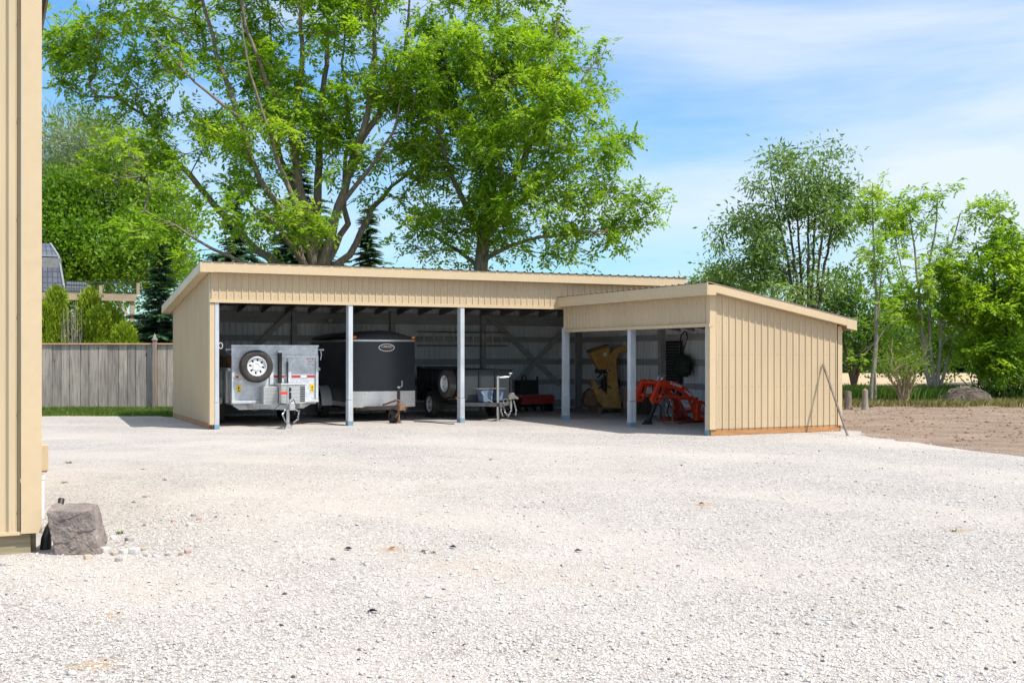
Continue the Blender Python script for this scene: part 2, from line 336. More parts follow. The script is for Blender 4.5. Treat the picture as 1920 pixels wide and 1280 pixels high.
REDTAPE = M_simple('red_tape', (.55, .03, .03), .3, var=.05); YELTAG = M_simple('yellow_sticker', (.85, .60, .02), .4, var=.05); BLUEP = M_simple('blue_plastic', (.16, .24, .36), .4, var=.2); MAROON = M_simple('maroon_print', (.28, .03, .06), .4, var=.05)
BROWNB = M_simple('brown_board', (.28, .14, .055), .7, var=.3, scale=5); GREENB = M_simple('dark_green_cloth', (.022, .035, .022), .85, var=.4, bs=.3, bscale=30); RUNG = M_simple('pale_rung', (.88, .82, .62), .6)
GRAVEL = M_gravel()
DIRT = M_soil('bare_dirt', [(.19, .125, .088), (.305, .215, .152), (.42, .31, .225)], 1.1, 1.0, .12, sc=(.8, 1.15, 1)); FIELDM = M_soil('stubble_field', [(.40, .29, .17), (.52, .38, .23), (.60, .46, .29)], .3, .4, .1, sc=(.3, 2, 1))
TURFB = M_soil('turf_soil', [(.06, .085, .02), (.09, .13, .03), (.15, .15, .06)], .8, .6, .05); MOUNDM = M_soil('mound_soil', [(.035, .028, .024), (.11, .082, .065), (.26, .205, .165)], 1.6, 1.0, .1)
BARK = M_bark('grey_bark', (.30, .24, .185), (.11, .085, .068)); BARKP = M_bark('pale_bark', (.40, .355, .29), (.19, .16, .13)); BARKD = M_bark('dark_bark', (.14, .105, .085), (.05, .04, .034))
LEAF1 = M_leaf('bright_walnut_leaf', (.105, .215, .02), (.26, .40, .03), (.41, .51, .05), .5); LEAF2 = M_leaf('mid_green_leaf', (.06, .145, .014), (.16, .30, .02), (.26, .39, .03), .4)
LEAFW = M_leaf('willow_leaf', (.18, .24, .13), (.30, .36, .22), (.40, .44, .30), .3); LEAFD = M_leaf('deep_green_leaf', (.03, .08, .016), (.085, .175, .024), (.17, .27, .035), .3)
LEAFC = M_leaf('cedar_leaf', (.13, .21, .015), (.28, .38, .025), (.40, .46, .05), .3); LEAFS = M_leaf('spruce_needle', (.04, .10, .055), (.095, .20, .09), (.17, .28, .12), .1)
LEAFR = M_leaf('olive_leaf', (.09, .17, .045), (.19, .30, .075), (.28, .38, .10), .3); GRASSM = M_leaf('grass_blade', (.05, .10, .015), (.10, .18, .02), (.22, .24, .06), .25); DRYG = M_leaf('dry_grass_blade', (.12, .13, .04), (.26, .23, .09), (.40, .33, .17), .2)
# ---------------------------------------------------------------- ground sheets
def sheet(name, pts, z, mat, jit=0, step=.5, kind='structure'):
    import bmesh
    out = []
    for i, p in enumerate(pts):
        q = pts[(i + 1) % len(pts)]; d = math.hypot(q[0] - p[0], q[1] - p[1]); n = max(1, min(80, int(d / step))) if jit else 1
        for k in range(n):
            t = k / n; j = jit if k else 0
            out.append((p[0] + (q[0] - p[0]) * t + random.uniform(-j, j), p[1] + (q[1] - p[1]) * t + random.uniform(-j, j), z))
    me = bpy.data.meshes.new(name); me.from_pydata(out, [], [tuple(range(len(out)))])
    bm = bmesh.new(); bm.from_mesh(me); bmesh.ops.triangulate(bm, faces=bm.faces[:])
    bmesh.ops.recalc_face_normals(bm, faces=bm.faces[:])
    for f in bm.faces:
        if f.normal.z < 0: f.normal_flip()
    bm.to_mesh(me); bm.free(); me.materials.append(mat)
    return tag(link(name, me), kind=kind)
def loc_xy(u, v): p = P0 + A * u + B * v; return (p.x, p.y)
sheet('ground', [(-900, -60), (900, -60), (900, 1500), (-900, 1500)], -.016, TURFB)
sheet('field', [(-25, 46), (170, 46), (170, 95), (-25, 95)], -.010, FIELDM, .3, 2)
sheet('dirt_ground', [(4.5, 33.6), (9, 34.4), (14, 34.2), (19, 35.0), (60, 34.0), (60, -8), (6, -8)], -.006, DIRT, .25)
sheet('gravel_yard', [(-30, -8), (16, -8), (10.6, 8), (9.3, 12), (8.3, 15.6), (7.35, 18.6), (6.75, 21.3), (7.1, 22.7), (4.6, 28.2), loc_xy(11.7, 5.1), loc_xy(-.1, 5.1), (-8.9, 28.35), (-30, 28.5)], 0, GRAVEL, .10, .35)

# ---------------------------------------------------------------- ribbed metal sheets
def ribbed(mb, o, e, n, L, z0, z1, pitch=.155, h=.022, wb=.042, wt=.016, minor=True):
    """standing metal siding: o start, e along, n outward, z0/z1 bottom/top height as functions of s"""
    o, e, n = Vector(o), Vector(e), Vector(n); prof = []; s = 0.0
    while s < L - .02:
        prof += [(s, 0), (s + (wb - wt) / 2, h), (s + (wb + wt) / 2, h), (s + wb, 0)]
        if minor and pitch > .12:
            for k in (1, 2):
                c = s + wb + (pitch - wb) * k / 3; prof += [(c - .008, 0), (c - .004, .0025), (c + .004, .0025), (c + .008, 0)]
        s += pitch
    prof = [(min(a, L), b) for a, b in prof]; prof.append((L, 0))
    f0 = z0 if callable(z0) else (lambda s: z0); f1 = z1 if callable(z1) else (lambda s: z1)
    vs = []
    for a, b in prof:
        q = o + e * a + n * b; vs += [(q.x, q.y, f0(a)), (q.x, q.y, f1(a))]
    mb.add(vs, [(2 * i, 2 * i + 2, 2 * i + 3, 2 * i + 1) for i in range(len(prof) - 1)]); return mb
X1, Y1, Z1 = Vector((1, 0, 0)), Vector((0, 1, 0)), Vector((0, 0, 1))

# ---------------------------------------------------------------- the open shed (local x along its front, y into it)
def build_shed():
    U1 = 11.5; D = 5.0; UL = 8.3; VL = -5.95
    rz = lambda v: 3.47 - (v + .22) * (3.47 - 2.77) / 5.47       # top of main roof
    lz = lambda u: 2.92 - (u - 8.1) * (2.92 - 2.245) / 3.66      # top of side roof
    s = empty('open_shed', P0, ANG, 'long tan metal open shed with lean-to wing beside the gravel yard', 'shed')
    b = lambda n, m, mat, **k: m.build(n, mat, s, **k)
    # --- walls
    b('wall', ribbed(MB(), (0, .11, 0), Y1, -X1, D - .11, .12, lambda t: rz(t + .11) - .06), TAN)
    b('wall', ribbed(MB(), (0, -.02, 0), X1, -Y1, U1, 2.70, rz(0) - .04), TAN)
    b('wall', ribbed(MB(), (UL + .05, -.028, 0), X1, -Y1, U1 - UL - .05, lambda t: lz(UL + .05 + t) - .16, 2.72), TAN)
    b('wall', ribbed(MB(), (U1, D + .06, 0), -X1, Y1, U1, -.03, rz(D) - .06), TAN)
    b('wall', ribbed(MB(), (UL + .11, VL, 0), X1, -Y1, U1 - UL - .2, .13, lambda t: lz(UL + .11 + t) - .05), TAN)
    b('wall', ribbed(MB(), (UL, -.04, 0), -Y1, -X1, -VL - .14, 2.15, lz(UL) - .05), TAN)
    b('wall', ribbed(MB(), (U1, VL, 0), Y1, X1, D - VL, -.03, lambda t: (rz(VL + t) if VL + t > 0 else lz(U1)) - .06), TAN)
    b('lining', ribbed(MB(), (0.02, D, 0), X1, -Y1, U1 - .04, -.03, rz(D) - .004, pitch=.15, h=.032, wb=.07, wt=.034, minor=True), LINER)
    b('lining', ribbed(MB(), (U1 - .06, VL + .05, 0), Y1, -X1, -VL - .05, -.03, lz(U1) - .004, pitch=.15, h=.032, wb=.07, wt=.034), LINER)
    b('lining', ribbed(MB(), (U1 - .06, 0.01, 0), Y1, -X1, D - .05, -.03, lambda t: rz(t) - .004, pitch=.15, h=.032, wb=.07, wt=.034), LINER)
    b('lining', ribbed(MB(), (.06, .2, 0), Y1, X1, D - .25, -.03, lambda t: rz(t + .2) - .004, pitch=.15, h=.032, wb=.07, wt=.034), LINER)
    # --- corner and opening trims
    for bs in (((-.022, .0, -.01, .115, .10, 3.25), (-.022, .075, -.022, -.01, .10, 2.62)),
               ((UL - .012, UL + .115, VL - .022, VL - .010, .12, 2.72), (UL - .024, UL - .012, VL - .022, VL + .10, .12, 2.72)),
               ((U1 - .085, U1 + .012, VL - .022, VL - .01, .12, 2.13), (U1 + .012, U1 + .024, VL - .022, VL + .1, .12, 2.1))):
        tr = MB(); [tr.box(*q) for q in bs]; b('corner_trim', tr, TRIM)
    ht = MB(); ht.box(-.03, UL - .02, -.05, .03, 2.635, 2.70); b('header_trim', ht, TRIM)
    ht = MB(); ht.box(UL - .045, UL + .04, VL - .03, -.06, 2.085, 2.15); ht.box(UL - .03, UL - .002, -.062, -.022, 2.13, 2.70); b('header_trim', ht, TRIM)
    hb = MB(); hb.box(.02, UL, .035, .11, 2.66, 3.2); hb.box(UL + .045, UL + .11, VL + .05, -.07, 2.12, 2.65); b('header_beam', hb, STUD)
    sl = MB(); sl.box(-.012, .05, .12, D, .0, .115); b('sill_board', sl, SILL)
    sl = MB(); sl.box(UL + .02, U1 - .02, VL + .004, VL + .06, .005, .125); b('sill_board', sl, SILL)
    # --- main roof
    rf = MB(); n = int((U1 + .4) / .23); pts = []
    for k in range(n):
        u = -.25 + k * .23; pts += [(u, 0), (u + .012, .022), (u + .035, .022), (u + .047, 0)]
    pts.append((U1 + .15, 0)); vv = []
    for u, h in pts: vv += [(u, -.25, rz(-.25) + h), (u, 5.27, rz(5.27) + h)]
    rf.add(vv, [(2 * i, 2 * i + 2, 2 * i + 3, 2 * i + 1) for i in range(len(pts) - 1)]); b('roof', rf, ROOFM)
    fa = MB(); fa.box(-.25, U1 + .15, -.225, -.2, rz(-.22) - .215, rz(-.22) - .006); fa.box(-.25, U1 + .15, 5.23, 5.255, rz(5.25) - .2, rz(5.25) - .008)
    fa.box(-.252, .02, -.228, -.2255, rz(-.22) - .222, rz(-.22) - .01)
    b('fascia', fa, TRIM)
    for u0 in (-.25, U1 + .125):
        rk = MB(); rk.prism([(-.199, rz(-.2) - .19), (5.229, rz(5.23) - .19), (5.229, rz(5.23) - .008), (-.199, rz(-.2) - .008)], u0 + .001, u0 + .026, lambda a, c, q: (q, a, c)); b('rake_board', rk, TRIM)
    so = MB(); so.box(-.22, U1 + .12, -.199, -.045, rz(-.2) - .20, rz(-.2) - .19)
    so.prism([(-.19, rz(-.2) - .175), (5.22, rz(5.22) - .175), (5.22, rz(5.22) - .165), (-.19, rz(-.2) - .165)], -.224, -.03, lambda a, c, q: (q, a, c)); b('soffit', so, TRIM)
    for k in range(19):
        u = .35 + k * .61
        r_ = MB(); r_.prism([(.12, rz(.12) - .19), (4.93, rz(4.93) - .19), (4.93, rz(4.93) - .05), (.12, rz(.12) - .05)], u - .019, u + .019, lambda a, c, q: (q, a, c)); b('rafter', r_, RAFT)
    for k in range(7):
        v = .4 + k * .7
        p_ = MB(); p_.bar((.05, v, rz(v) - .028), (U1 - .1, v, rz(v) - .028), .089, .038); b('purlin', p_, RAFT)
    # --- wing roof
    rf = MB(); n = int((-VL + .2) / .23); pts = []
    for k in range(n):
        v = VL - .19 + k * .23; pts += [(v, 0), (v + .012, .022), (v + .035, .022), (v + .047, 0)]
    pts.append((-.03, 0)); vv = []
    for v, h in pts: vv += [(8.08, v, lz(8.08) + h), (11.78, v, lz(11.78) + h)]
    rf.add(vv, [(2 * i, 2 * i + 1, 2 * i + 3, 2 * i + 2) for i in range(len(pts) - 1)]); b('roof', rf, ROOFM)
    fa = MB(); fa.box(8.095, 8.12, VL - .19, -.03, lz(8.1) - .235, lz(8.1) - .006); fa.box(11.735, 11.76, VL - .19, -.03, lz(11.76) - .2, lz(11.76) - .004)
    fa.box(8.12, 8.30, VL - .192, VL - .17, lz(8.3) - .20, lz(8.3) - .006)
    fa.prism([(11.50, lz(11.5) - .205), (11.735, lz(11.735) - .20), (11.735, lz(11.735) - .008), (11.50, lz(11.5) - .008)], VL - .192, VL - .17, lambda a, c, q: (a, q, c)); b('fascia', fa, TRIM)
    rk = MB(); rk.prism([(8.301, lz(8.3) - .15), (11.499, lz(11.5) - .15), (11.499, lz(11.5) - .008), (8.301, lz(8.3) - .008)], VL - .19, VL - .165, lambda a, c, q: (a, q, c)); b('rake_board', rk, TRIM)
    so = MB(); so.prism([(8.13, lz(8.13) - .145), (11.7, lz(11.7) - .145), (11.7, lz(11.7) - .135), (8.13, lz(8.13) - .135)], VL - .164, VL - .03, lambda a, c, q: (a, q, c))
    so.box(8.121, UL - .03, VL - .16, -.07, lz(8.3) - .20, lz(8.3) - .19); b('soffit', so, TRIM)
    for k in range(10):
        v = VL + .25 + k * .6
        r_ = MB(); r_.prism([(UL + .12, lz(UL + .12) - .18), (U1 - .07, lz(U1 - .07) - .18), (U1 - .07, lz(U1 - .07) - .05), (UL + .12, lz(UL + .12) - .05)], v - .019, v + .019, lambda a, c, q: (a, q, c)); b('rafter', r_, RAFT)
    # --- posts, each with a spliced foot and a blue base wrap
    for (u, v, z, w, d) in ((.125, .06, 2.64, .085, .17), (3.0, .06, 2.64, .10, .19), (5.65, .06, 2.64, .10, .19), (UL + .03, -.02, 2.2, .15, .12), (UL + .05, -3.0, 2.1, .14, .13), (UL + .05, VL + .10, 2.1, .13, .10)):
        p_ = MB(); p_.ct = .75; p_.box(u - w / 2, u + w / 2, v - d / 2, v + d / 2, .56, z); p_.ct = .5
        p_.box(u - w / 2 - .004, u + w / 2 + .004, v - d / 2 - .004, v + d / 2 + .004, -.05, .553); po = b('post', p_, POST, bevel=.006)
        q = MB(); q.box(u - w / 2 - .008, u + w / 2 + .008, v - d / 2 - .008, v + d / 2 + .008, -.05, .10); q.build('base_wrap', WRAP, po)
    # --- framing seen inside
    for u in (3.0, 5.67, 8.33):
        p_ = MB(); p_.box(u - .07, u + .07, 4.80, 4.94, 0, rz(4.9) - .1); b('wall_stud', p_, STUD)
    for v in (.45, 4.85, -3.0):
        p_ = MB(); p_.box(U1 - .22, U1 - .08, v - .07, v + .07, 0, (rz(v) if v > 0 else lz(U1)) - .12); b('wall_stud', p_, STUD)
    for z, h in ((2.52, .30), (1.98, .15), (1.36, .16), (.78, .14), (.16, .2)):
        g = MB(); g.ct = random.uniform(.3, .7); g.box(.08, U1 - .24, 4.944, 4.984, z - h / 2, z + h / 2); b('girt', g, STUD)
        if z < 2.3:
            g = MB(); g.ct = random.uniform(.3, .7); g.box(U1 - .118, U1 - .078, .53, 4.78, z - h / 2, z + h / 2); b('girt', g, STUD)
            g = MB(); g.ct = random.uniform(.5, .8); g.box(U1 - .118, U1 - .078, VL + .1, .37, z - h / 2, z + h / 2); b('girt', g, STUD)
    for k, (u0, z0, u1, z1) in enumerate(((1.75, 1.5, 2.93, 2.66), (.55, 2.1, 1.95, .95), (8.40, 2.66, 10.7, .7), (10.95, 2.4, 9.2, .66))):
        d_ = MB(); d_.bar((u0, 4.875 - .045 * k, z0), (u1, 4.875 - .045 * k, z1), .04, .13, up=(0, 0, 1)); b('brace', d_, STUD)
    return s
shed = build_shed()

# ---------------------------------------------------------------- the near barn at the left edge
def build_barn():
    o = Vector((-3.737, 8.80, 0))
    s = empty('metal_barn', o, ANG, 'tall near tan metal barn on grey timber base beside the boulder', 'barn')
    H = 6.2; D = 7.0
    m = MB(); prof = []; t = -.105
    ribbed(m, (-4.1045, 0, 0), X1, -Y1, 4.1045 - .118, .165, H, pitch=.2285, h=.032, wb=.088, wt=.045); m.build('wall', TANB, s)
    ribbed(MB(), (0, .1, 0), Y1, X1, D, .165, H, pitch=.2285, h=.032, wb=.088, wt=.045).build('wall', TANB, s)
    m = MB(); m.box(-.112, .037, -.056, -.034, .16, H); m.box(.0255, .037, -.0335, .1, .16, H); m.build('corner_trim', TRIM, s)
    m = MB(); m.box(-4.2, -.1125, -.044, -.002, .150, .175); m.build('base_trim', TRIM, s)
    m = MB(); m.box(-4.2, -.04, .004, .05, -.02, .148); m.box(-.04, -.0, .06, D, -.02, .148); m.build('base_timber', M_wood('weathered_sleeper', (.40, .34, .22), (.20, .17, .11), 0, 3, .1), s, bevel=.006)
    m = MB(); m.box(-4.4, .35, -.3, D + .2, H - .15, H); m.box(.33, .36, -.32, D + .2, H - .25, H + .02); m.build('roof', ROOFM, s)
    for z in np.arange(.35, 4.6, .76):
        for x in (-.20, -.135): m = MB(); m.ball((x - (-.004 if x > -.15 else .07), -.003 if x < -.15 else -.034, z + (.16 if x < -.15 else 0)), .006, .006, .006, 6, 4); m.build('screw_head', RUST, s)
    m = MB(); m.box(.02, .16, 1.42, 1.62, .50, .735); m.box(.02, .15, 1.44, 1.60, .485, .50); m.build('utility_box', TRIM, s, bevel=.006)
    m = MB(); m.cyl((.08, 1.1, .12), (.08, 1.1, .50), .03, 12); m.cyl((.08, 1.1, .46), (.08, 1.1, .5), .036, 12); m.build('drain_pipe', WHITEM, s, smooth=40)
    return s
build_barn()
def build_hose():
    p = Vector((-3.755, 9.02, 0))
    m = MB(); m.tube([p + Vector(q) for q in ((.03, .24, .36), (.035, .2, .30), (.035, .1, .22), (.03, .0, .15), (.03, -.06, .08), (.03, -.08, .0))], [.025, .026, .028, .038, .042, .042], 12)
    tag(m.build('drain_elbow', NEARBLACK, None, smooth=50), 'black corrugated drain pipe bent between barn corner and boulder', 'drain pipe')
build_hose()

def rock(name, c, dims, rz, mat, seed, sub=4, rough=.10, cuts=7, box=.70):
    import bmesh
    from mathutils import noise as mn
    MNz = mn
    bm = bmesh.new(); bmesh.ops.create_icosphere(bm, subdivisions=sub, radius=1)
    rr = random.Random(seed); pl = []
    for k in range(cuts):
        d = Vector((rr.uniform(-1, 1), rr.uniform(-1, 1), rr.uniform(-.8, 1))).normalized(); pl.append((d, rr.uniform(.72, .9)))
    for ax in (X1, -X1, Y1, -Y1, Z1, -Z1): pl.append(((ax + Vector((rr.uniform(-.1, .1), rr.uniform(-.1, .1), rr.uniform(-.1, .1)))).normalized(), box))
    for v in bm.verts:
        p = v.co.normalized(); r = 1.0
        for d, h in pl:
            c_ = p.dot(d)
            if c_ > .05: r = min(r, h / c_)
        q = p * r
        r *= 1 + rough * (mn.fractal(q * 2.3 + Vector((seed, 0, 0)), 1, 2.1, 5) * .7) - rough * .9 * max(0, .25 - abs(mn.noise(q * 1.7 + Vector((0, seed, 3))))) 
        r *= 1 + rough * .22 * MNz.fractal(q * 9 + Vector((seed, 2, 0)), 1, 2.1, 4)
        if sub > 4: r *= 1 - .045 * (MNz.noise(Vector((q.x * 1.6 + seed, q.y, q.z * 3.0 - q.x))) > .12)
        v.co = p * r
    me = bpy.data.meshes.new(name); bm.to_mesh(me); bm.free(); me.materials.append(mat)
    lo = np.array([v.co[:] for v in me.vertices]); mn_, mx_ = lo.min(0), lo.max(0)
    me.transform(Matrix.Diagonal((dims[0] / (mx_[0] - mn_[0]), dims[1] / (mx_[1] - mn_[1]), dims[2] / (mx_[2] - mn_[2]), 1)) @ Matrix.Translation(-Vector(((mn_[0] + mx_[0]) / 2, (mn_[1] + mx_[1]) / 2, mn_[2]))))
    o = link(name, me); o.location = c; o.rotation_euler = (0, 0, rz); return o
ROCKM = M_soil('granite_boulder', [(.10, .085, .08), (.235, .20, .185), (.33, .27, .235), (.37, .34, .33)], 4.5, 1.0, .03)
g_ = ground(140, 1040)
rk_ = rock('boulder', (g_.x - .045, g_.y + .16, -.02), (.372, .36, .40), R(6), ROCKM, 5, 6, .11, 2, .57); rk_.data.transform(Matrix(((1, 0, -.17, .04), (0, 1, 0, 0), (.06, 0, 1, 0), (0, 0, 0, 1)))); tag(rk_, 'squarish grey brown boulder standing against the corner of the near barn', 'boulder')

# ---------------------------------------------------------------- fence with grey boards, post and cedar cap
def build_fence():
    YF = 31.9; s = empty('board_fence', (-14, YF, 0), 0, 'weathered grey vertical board fence with orange cap rail behind the lawn strip', 'fence')
    m = MB(); x = -6.0; rr = random.Random(4)
    while x < 5.6:
        w = rr.uniform(.24, .31); m.ct = rr.random(); dz = rr.uniform(-.012, .012); m.box(x + .008, x + w - .008, rr.uniform(-.006, .004), .02, .05 + rr.uniform(-.02, .02), 1.84 + dz * .3); x += w
    m.build('board_panel', GREYWOOD, s)
    m = MB(); m.box(-5.9, 5.5, .0205, .0215, .1, 1.8); m.build('dark_backing', DARKH, s)  # added dark sheet, its colour stands in for shade between the boards
    m = MB(); m.box(-6, 5.6, -.05, .07, 1.842, 1.885); m.build('cap_rail', FRESH, s)
    m = MB()
    for z in (.35, 1.05, 1.65): m.box(-6, 5.6, .022, .06, z, z + .09)
    m.build('rail', GREYWOOD, s)
    for px in (292, -60):
        X = (px - 960) / F * YF + 14
        q = MB(); q.ct = .7; q.box(X - .055, X + .055, -.13, -.052, -.03, 1.96); po = q.build('post', M_wood('brown_grey_post', (.36, .28, .22), (.20, .155, .125), 2, 3, .2), s, bevel=.005)
        q = MB(); q.ct = .6; q.box(X - .07, X + .07, -.15, -.04, 1.962, 2.0)
        q.add([(X - .05, -.14, 2.0), (X + .05, -.14, 2.0), (X + .05, -.05, 2.0), (X - .05, -.05, 2.0), (X, -.095, 2.17)], [(0, 1, 4), (1, 2, 4), (2, 3, 4), (3, 0, 4)]); q.build('finial', GREYWOOD, po)
build_fence()

# ---------------------------------------------------------------- house with tiled mansard and raised deck, beyond the fence
def M_tiles():
    m, nt, b, _ = new_mat('slate_tiles')
    tc = node(nt, 'ShaderNodeTexCoord'); br = node(nt, 'ShaderNodeTexBrick'); br.offset = 0
    mp = node(nt, 'ShaderNodeMapping'); mp.inputs['Rotation'].default_value = (R(-90), 0, 0); nt.links.new(tc.outputs['Object'], mp.inputs[0]); nt.links.new(mp.outputs[0], br.inputs['Vector'])
    br.inputs['Scale'].default_value = 1; br.inputs['Brick Width'].default_value = .21; br.inputs['Row Height'].default_value = .25; br.inputs['Mortar Size'].default_value = .022
    br.inputs['Color1'].default_value = (.085, .10, .135, 1); br.inputs['Color2'].default_value = (.125, .14, .185, 1); br.inputs['Mortar'].default_value = (.05, .055, .07, 1)
    nt.links.new(br.outputs['Color'], b.inputs['Base Color']); b.inputs['Roughness'].default_value = .8
    bump(nt, b, br.outputs['Fac'], -.6, .03); return m
def build_house():
    Y = 50.0; p = at(118, 665, Y); s = empty('tiled_house', (p.x, Y, 0), ANG, 'house with slate blue tiled mansard roof at the left edge behind the fence', 'house')
    pz = lambda y: EYE + (HOR - y) / F * Y
    T = M_tiles(); zb, zm, zt = pz(547), pz(479), pz(449)
    m = MB(); m.add([(-5, -.10, zb), (.05, -.10, zb), (-.18, .35, zm), (-5, .35, zm)], [(0, 1, 2, 3)]); m.add([(-5, .35, zm), (-.18, .35, zm), (-.42, 2.2, zt), (-5, 2.2, zt)], [(0, 1, 2, 3)])
    m.add([(-5, 2.2, zt), (-.42, 2.2, zt), (-.42, 6, zm), (-5, 6, zm)], [(0, 1, 2, 3)]); m.build('roof', T, s)
    m = MB(); m.bar((.06, -.12, zb), (-.17, .33, zm), .09, .08); m.bar((-.17, .33, zm), (-.41, 2.2, zt), .08, .08); m.bar((-5, .34, zm), (-.17, .34, zm), .08, .08); m.build('roof_trim', M_simple('grey_blue_trim', (.30, .33, .37), .5), s)
    m = MB(); m.box(-5, -.05, .2, 6, 0, zm - .1); m.build('wall', M_simple('house_wall', (.24, .25, .26), .7), s)
    dz0, dz1 = pz(565), pz(552); xr = (247 - 118) / F * Y * .96; dk = M_wood('deck_lumber', (.48, .38, .27), (.34, .26, .18), 0, 3, .3)
    m = MB(); m.box(-5, xr, -1.6, -1.55, dz0, dz1); m.box(-5, xr, -1.549, .19, dz1 - .05, dz1); dck = m.build('deck', dk, s)
    for px in (158, 179, 245):
        x = (px - 118) / F * Y; q = MB(); q.box(x - .07, x + .07, -1.56, -1.44, dz1, pz(537 if px < 200 else 531)); q.build('railing_post', dk, dck)
    m = MB(); x = .05; m.bar((.0, -1.5, pz(531)), (xr, -1.5, pz(531)), .05, .05); m.bar((.0, -1.5, pz(549)), (xr, -1.5, pz(549)), .04, .04)
    while x < xr: m.bar((x, -1.5, dz1), (x, -1.5, pz(531)), .018, .018); x += .105
    m.build('railing', M_simple('dark_green_rail', (.035, .06, .06), .4), dck)
    x = (235 - 118) / F * Y
    q = MB(); q.box(x - .09, x + .09, -1.5, -1.32, 0, dz0); q.build('deck_post', dk, s)
    q = MB(); q.bar((x - .08, -1.41, pz(598)), (x - .62, -1.41, dz0), .1, .1); q.build('brace', dk, s)
    # covered sofa on the deck
    c = empty('patio_sofa', Vector((p.x, Y, dz1)) + A * .58 - B * .75, ANG, 'grey covered sofa on the raised deck behind the railing', 'sofa'); gm = M_simple('grey_cover', (.16, .18, .21), .7)
    m = MB(); m.box(-.55, .55, -.35, .35, 0, .32); m.build('seat', gm, c, bevel=.05); m = MB(); m.box(-.5, .36, .1, .35, .322, .55); m.build('backrest', gm, c, bevel=.08)
build_house()
# ---------------------------------------------------------------- wheels and trailer pieces
def wheel(parent, c, ax, r, w, rim=None, name='wheel', frac=.60, holes=8, side=1, cap=False):
    """tyre mesh with a rim child; ax points to the outer face"""
    c = Vector(c); ax = Vector(ax).normalized(); rim = rim or RIMW; ri = r * frac
    t = MB(); h = w / 2
    t.lathe([(-h * .78, ri), (-h, ri + (r - ri) * .35), (-h * .98, ri + (r - ri) * .7), (-h * .78, r * .975), (-h * .55, r), (-h * .30, r), (-h * .26, r * .972), (-h * .2, r * .972), (-h * .16, r), (h * .16, r), (h * .2, r * .972), (h * .26, r * .972), (h * .30, r), (h * .55, r), (h * .78, r * .975), (h * .98, ri + (r - ri) * .7), (h, ri + (r - ri) * .35), (h * .78, ri)], c, ax, 40)
    t.lathe([(-h * .3, ri), (-h * .3, 0.001)], c, ax, 40)
    ty = t.build(name, RUBBER, parent, smooth=40)
    m = MB(); e = ax.orthogonal().normalized(); g = ax.cross(e)
    m.lathe([(h * .80, ri), (h * .86, ri * .95), (h * .70, ri * .90), (h * .45, ri * .86), (h * .45, ri * .78)], c, ax, 40)
    m.lathe([(h * .45, ri * .52), (h * .52, ri * .46), (h * .58, ri * .30), (h * .50, ri * .27), (h * .50, 0.001)], c, ax, 32)
    for k in range(holes):
        a0 = 2 * math.pi * k / holes; a1 = a0 + 2 * math.pi / holes * .66
        m.lathe([(h * .45, ri * .78), (h * .47, ri * .65), (h * .45, ri * .52)], c, ax, 6, a0, a1, ref=e)
    for k in range(5):
        a = 2 * math.pi * k / 5; q = c + (e * math.cos(a) + g * math.sin(a)) * ri * .38; m.cyl(q + ax * h * .54, q + ax * (h * .54 + .014), .011, 8)
    if cap: m.cyl(c + ax * h * .5, c + ax * (h * .5 + .05), ri * .22, 14, ri * .18)
    m.build('rim', rim, ty, smooth=35)
    return ty
def chain(mb, pts, r=.006, link_=.042):
    pts = [Vector(p) for p in pts]; seq = []
    for p, q in zip(pts, pts[1:]):
        n = max(1, int((q - p).length / link_)); seq += [(p + (q - p) * (k / n), (q - p).normalized()) for k in range(n)]
    for i, (p, d) in enumerate(seq):
        e = d.orthogonal().normalized(); g = d.cross(e); 
        if i % 2: e = g
        ring = [p + d * (math.cos(a) * link_ * .66) + e * (math.sin(a) * .015) for a in np.linspace(0, 2 * math.pi, 9)]
        mb.tube(ring, r, 5, cap=False)

